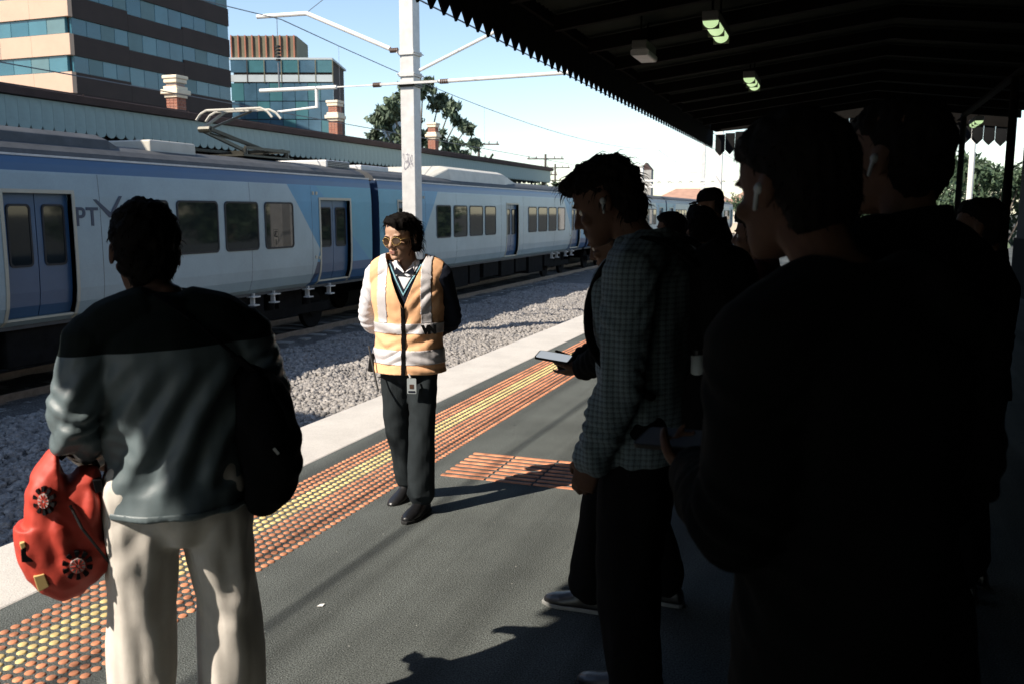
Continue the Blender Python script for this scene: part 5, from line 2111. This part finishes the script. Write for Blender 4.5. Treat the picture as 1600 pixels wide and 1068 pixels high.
hubcap(97, 890, .040, .92, (4, 0), -.086)
hubcap(60, 789, .038, .72, (-2, -24), -.082)
for (pts, d, m, nm) in (([(40, 899), (54, 897), (59, 917), (45, 923)], -.062, yel_p, 'headlight'), ([(27, 858), (34, 855), (42, 878), (27, 876)], -.058, plastic_k, 'grille'), ([(26, 848), (33, 846), (34, 854), (28, 857)], -.060, yel_p, 'indicator'),
                        ([(124, 770), (136, 770), (137, 788), (127, 790)], -.060, plastic_k, 'side_window')):
    b = B()
    b.prism([bq(*p) for p in pts], 'Y', d - .010, d + .02)
    b.make(nm, m, bag, bevel=.002)
b = B()
b.path([(bq(93, 800)[0], -.083, bq(93, 800)[1]), (bq(106, 835)[0], -.089, bq(106, 835)[1]), (bq(124, 868)[0], -.082, bq(124, 868)[1]), (bq(142, 903)[0], -.060, bq(142, 903)[1])], .004, 6)
b.make('zip', rubber, bag)
b = B()
b.path([(bq(84, 742)[0], 0, bq(84, 742)[1]), (bq(100, 729)[0], .0, bq(100, 729)[1]), (bq(122, 735)[0], .0, bq(122, 735)[1]), (bq(133, 762)[0], 0, bq(133, 762)[1])], .008, 8)
b.make('handle', plastic_k, bag)

# ------------------------------------------------------------------ man in the checked shirt with backpack
J = dict(STD)
J.update(width=1.02, lean=.06, head=(R(8), R(24), 0), headc=(0, -.040, 1.628),
         shL=(.19, .01, 1.415), elL=(.225, .005, 1.13), wrL=(.215, -.085, .880), elR=(-.225, .03, 1.13), wrR=(-.20, -.04, .88), palmL=(-1, 0, 0), curlL=.5, anL=(.10, .03, .09), anR=(-.10, -.06, .09), knR=(-.095, -.06, .51))
pm1 = person('person in a checked shirt looking down, black backpack on, arm hanging', (-.522, 2.645, 0), R(-98), 1.78, J)
me, MH = body_mesh(J, .006)
link('body', me, skin_brown, pm1, True)
eye_parts(MH, pm1)
TOUS = dict(SHORT, amp=.005, n=650, L=.036, r=.0022, down=.55, fwd=-.25, blobs=[((0, -.080, .085), (.06, .035, .03))])
hair_obj(MH, hair_k, pm1, TOUS, 14)
link('shirt', top_mesh(J, .022, (.86, .195, .150), .007, 51, .0075, 'LR', 1.0, (.022, .022), lambda p, n: creases(p, (.1, 1, .15), .075, 55, .2) * 1.2), plaid_m, pm1, True)
collar_obj(J, plaid_m, pm1, .074, .055, 'collar', 1.462, .2)
trousers(J, black_c, pm1, .100, .082, .078, .05, 57, .009)
for s in 'LR': shoe_obj(J, s, shoe_k, sole_k, pm1)
bp = worn('backpack', 'black backpack worn over the checked shirt', 'backpack', pm1)
v = Vol()
v.tube([(0, .235, .98), (0, .255, 1.08), (0, .250, 1.25), (0, .215, 1.40), (0, .185, 1.46)], [(.15, .09), (.165, .115), (.16, .115), (.14, .085), (.10, .05)], n=24)
v.tube([(0, .345, 1.02), (0, .355, 1.10), (0, .335, 1.20)], [(.11, .035), (.12, .045), (.10, .03)], n=18)
link('pack', v.fuse(.009, 5, lambda p, n: .006 * sn(p, .10, 5)), black_c, bp, True)
for sx in (-1, 1):
    b = B()
    st_ = [(sx * .11, .17, 1.43), (sx * .118, .08, 1.492), (sx * .122, .0, 1.495), (sx * .126, -.085, 1.43), (sx * .13, -.135, 1.32), (sx * .155, -.115, 1.20), (sx * .185, -.03, 1.12), (sx * .185, .08, 1.07)]
    vv = Vol()
    vv.tube(st_, [(.026, .009)] * len(st_), ref=(1, 0, 0), n=10)
    link('strap', vv.b.mesh('strap'), black_c, bp, True)
v = Vol()
v.tube([(.168, .205, .99), (.172, .205, 1.06), (.170, .203, 1.130)], [(.034, .045), (.036, .047), (.030, .036)], n=14)
link('side_pocket', v.fuse(.006, 4), black_c, bp, True)
wb = worn('water_bottle', 'white bottle standing in the side pocket of the black backpack', 'bottle', pm1)
b = B()
b.cyl((.172, .205, 1.08), (.170, .200, 1.195), .021, .020, 14)
b.make('bottle_body', plastic_w, wb, True)
B().cyl((.170, .200, 1.196), (.1695, .199, 1.210), .014, .014, 12).make('cap', plastic_k, wb)


def earbud(ref, MHs, lab):
    t = worn('earbud', lab, 'earbud', ref)
    v = Vol().ell((.084, .006, -.002), (.008, .009, .010))
    v.tube([(.086, .004, -.006), (.086, -.004, -.034)], [.0042, .0035], n=8, sub=1)
    o = link('bud', v.b.mesh('bud'), plastic_w, t, True)
    o.data.transform(MHs)


earbud(pm1, MH, 'white earbud in the ear above the checked collar')

# ------------------------------------------------------------------ person in black beyond him, holding a phone
J = dict(STD)
J.update(head=(0, R(26), 0), headc=(0, -.05, 1.60), lean=.05, elL=(.215, -.03, 1.15), wrL=(.13, -.22, 1.06), elR=(-.22, -.06, 1.16), wrR=(-.05, -.29, 1.06),
         palmL=(-.25, -.1, 1), curlL=[.25, .5, .6, .7], palmR=(.5, -.2, .9), curlR=.8, anL=(.10, -.19, .09), knL=(.095, -.13, .51), anR=(-.10, .10, .09))
pb = person('person in black, mostly hidden behind the checked shirt, holding up a phone', (-.70, 3.44, 0), R(-94), 1.66, J)
me, MH = body_mesh(J, .006)
link('body', me, skin_mid, pb, True)
eye_parts(MH, pb)
hair_obj(MH, hair_k, pb, CROP, 19, .008)
link('jacket', top_mesh(J, .026, (.88, .195, .150), .009, 61, .008, 'LR', 1.0, (.026, .022)), black_c, pb, True)
collar_obj(J, navy_c, pb, .078, .05, 'jacket_collar')
trousers(J, black_c, pb, .104, .090, .088, .04, 67, .009)
for s in 'LR': shoe_obj(J, s, shoe_k, sole_w, pb)


def phone(ref, c, rot, lab, size=(.072, .150, .009), scr=None):
    t = worn('phone', lab, 'phone', ref)
    M = Matrix.Translation(c) @ Euler(rot, 'XYZ').to_matrix().to_4x4()
    b = B()
    b.prism(rrect(-size[0] / 2, size[0] / 2, -size[1] / 2, size[1] / 2, .010), 'Z', -size[2] / 2, size[2] / 2)
    b.v = [tuple(M @ Vector(p)) for p in b.v]
    o = b.make('case', plastic_k, t)
    b = B()
    b.prism(rrect(-size[0] / 2 + .004, size[0] / 2 - .004, -size[1] / 2 + .005, size[1] / 2 - .005, .007), 'Z', size[2] / 2 - .002, size[2] / 2 + .001)
    b.v = [tuple(M @ Vector(p)) for p in b.v]
    b.make('screen', scr or phone_scr, o)
    return t


phone(pb, Vector((.125, -.345, 1.092)), (R(-6), R(16), 0), 'phone with a sky-bright screen held flat in the hand of the person in black', scr=phone_sky)

# ------------------------------------------------------------------ big dark figure at the right, phone in hand
J = dict(STD)
J.update(width=1.10, depth=1.10, lean=.10, head=(R(-4), R(8), 0), headc=(0, -.075, 1.645), shL=(.195, -.03, 1.41), elL=(.225, -.04, 1.14), wrL=(.085, -.275, 1.125), elR=(-.27, .0, 1.14), wrR=(-.10, -.26, 1.10),
         dirL=(-.35, -.93, .10), palmL=(-.35, .1, .93), curlL=[.35, .7, .75, .8])
rm = person('person in a dark coat close by at right, white earbud in ear, holding a phone', (.050, 1.50, 0), R(-128), 1.75, J)
me, MH = body_mesh(J, .006)
link('body', me, skin_brown, rm, True)
eye_parts(MH, rm)
hair_obj(MH, hair_k, rm, dict(SHORT, amp=.002, n=420, L=.018, down=.9), 23)
link('coat', top_mesh(J, .034, (.62, .25, .19), .009, 71, .012, 'LR', 1.0, (.030, .026)), cloth('black_coat', (.005, .0055, .0055)), rm, True)
collar_obj(J, black_c, rm, .084, .07, 'coat_collar', 1.455, .0)
trousers(J, black_c, rm, .105, .09, .088, .04, 77, .010)
for s in 'LR': shoe_obj(J, s, shoe_k, sole_k, rm)
phone(rm, Vector((.045, -.385, 1.165)), (R(6), R(18), R(18)), 'dark phone in the hand of the figure in the dark coat')
earbud(rm, MH, 'white earbud in the ear of the big dark figure at right')

# ------------------------------------------------------------------ others waiting under the canopy
def bystander(lab, loc, phi, H, top, seed, hair=SHORT, J=None, leg_m=None, shoe_m=None, skin=None, width=1.0, skirt=.90):
    q = dict(STD)
    q.update(width=width)
    if J: q.update(J)
    t = person(lab, loc, phi, H, q, 'people waiting under the canopy')
    me, M = body_mesh(q, .008)
    link('body', me, skin or skin_mid, t, True)
    eye_parts(M, t)
    if hair: hair_obj(M, hair_k, t, hair, seed, .008)
    link('top', top_mesh(q, .026, (skirt, .195, .150), .010, seed, .008, 'LR', 1.0, (.026, .022)), top, t, True)
    collar_obj(q, top, t, .078, .05)
    trousers(q, leg_m or black_c, t, .104, .088, .086, .04, seed + 5, .010)
    for s in 'LR': shoe_obj(q, s, shoe_m or shoe_k, sole_w if shoe_m is shoe_w else sole_k, t)
    return t, M, q


t, M, q = bystander('person at far right in black between the two bright gaps', (.130, 2.10, 0), R(-128), 1.83, black_c, 81, width=1.15, hair=CROP)
earbud(t, M, 'white earbud glinting beside the small green gap at right')
bystander('person with a low dark head just below the bright gap at far right', (.56, 4.10, 0), R(-110), 1.65, black_c, 151, hair=CROP)
t, M, q = bystander('person in a dark top and peaked cap further along the platform', (-.93, 7.30, 0), R(-82), 1.78, black_c, 91, hair=None, width=1.05, J=dict(head=(0, R(6), 0)))
v = Vol()
v.rings([[Vector((w_ * math.cos(a), (f + bk) / 2 + (bk - f) / 2 * math.sin(a), z)) for a in [2 * math.pi * i / 20 for i in range(20)]] for z, w_, f, bk in ((.028, .083, -.104, .106), (.05, .085, -.106, .108), (.085, .081, -.098, .102), (.115, .062, -.074, .080), (.132, .028, -.035, .040))])
v.b.add(*(lambda V_: (V_, [(0, 1, 2, 3, 4, 5), (11, 10, 9, 8, 7, 6)] + [(i, (i + 1) % 6, 6 + (i + 1) % 6, 6 + i) for i in range(6)]))([(-.075, -.06, .040), (-.066, -.125, .036), (-.03, -.165, .026), (.03, -.165, .026), (.066, -.125, .036), (.075, -.06, .040), (-.075, -.06, .030), (-.066, -.125, .026), (-.03, -.165, .016), (.03, -.165, .016), (.066, -.125, .026), (.075, -.06, .030)]))
o = link('cap', v.b.mesh('cap'), black_c, t)
o.data.transform(M)
back = hair_obj(M, hair_k, t, dict(rings=[(-.085, .046, .035, .068), (-.05, .066, .015, .092), (-.01, .075, -.012, .103), (.03, .078, -.020, .102)], n=120, L=.012), 95, .008)
bystander('person with dark bobbed hair in a grey top and white trainers', (-.74, 5.24, 0), R(-150), 1.615, grey_top, 101, hair=BOB, shoe_m=shoe_w, width=.98)
bystander('person with a low dark head between the checked shirt and the grey top', (-1.06, 6.15, 0), R(-95), 1.585, black_c, 111, hair=BOB)
bystander('person in a dusky pink top half hidden by the big dark figure', (-.33, 4.18, 0), R(-100), 1.60, pink_top, 121, hair=BOB, width=.98)
bystander('person with a tiny dark head furthest along the platform', (-1.38, 9.3, 0), R(170), 1.68, navy_c, 131, hair=CROP)
bystander('person in black standing behind the pink top', (.05, 5.6, 0), R(-90), 1.75, black_c, 141, hair=CROP)
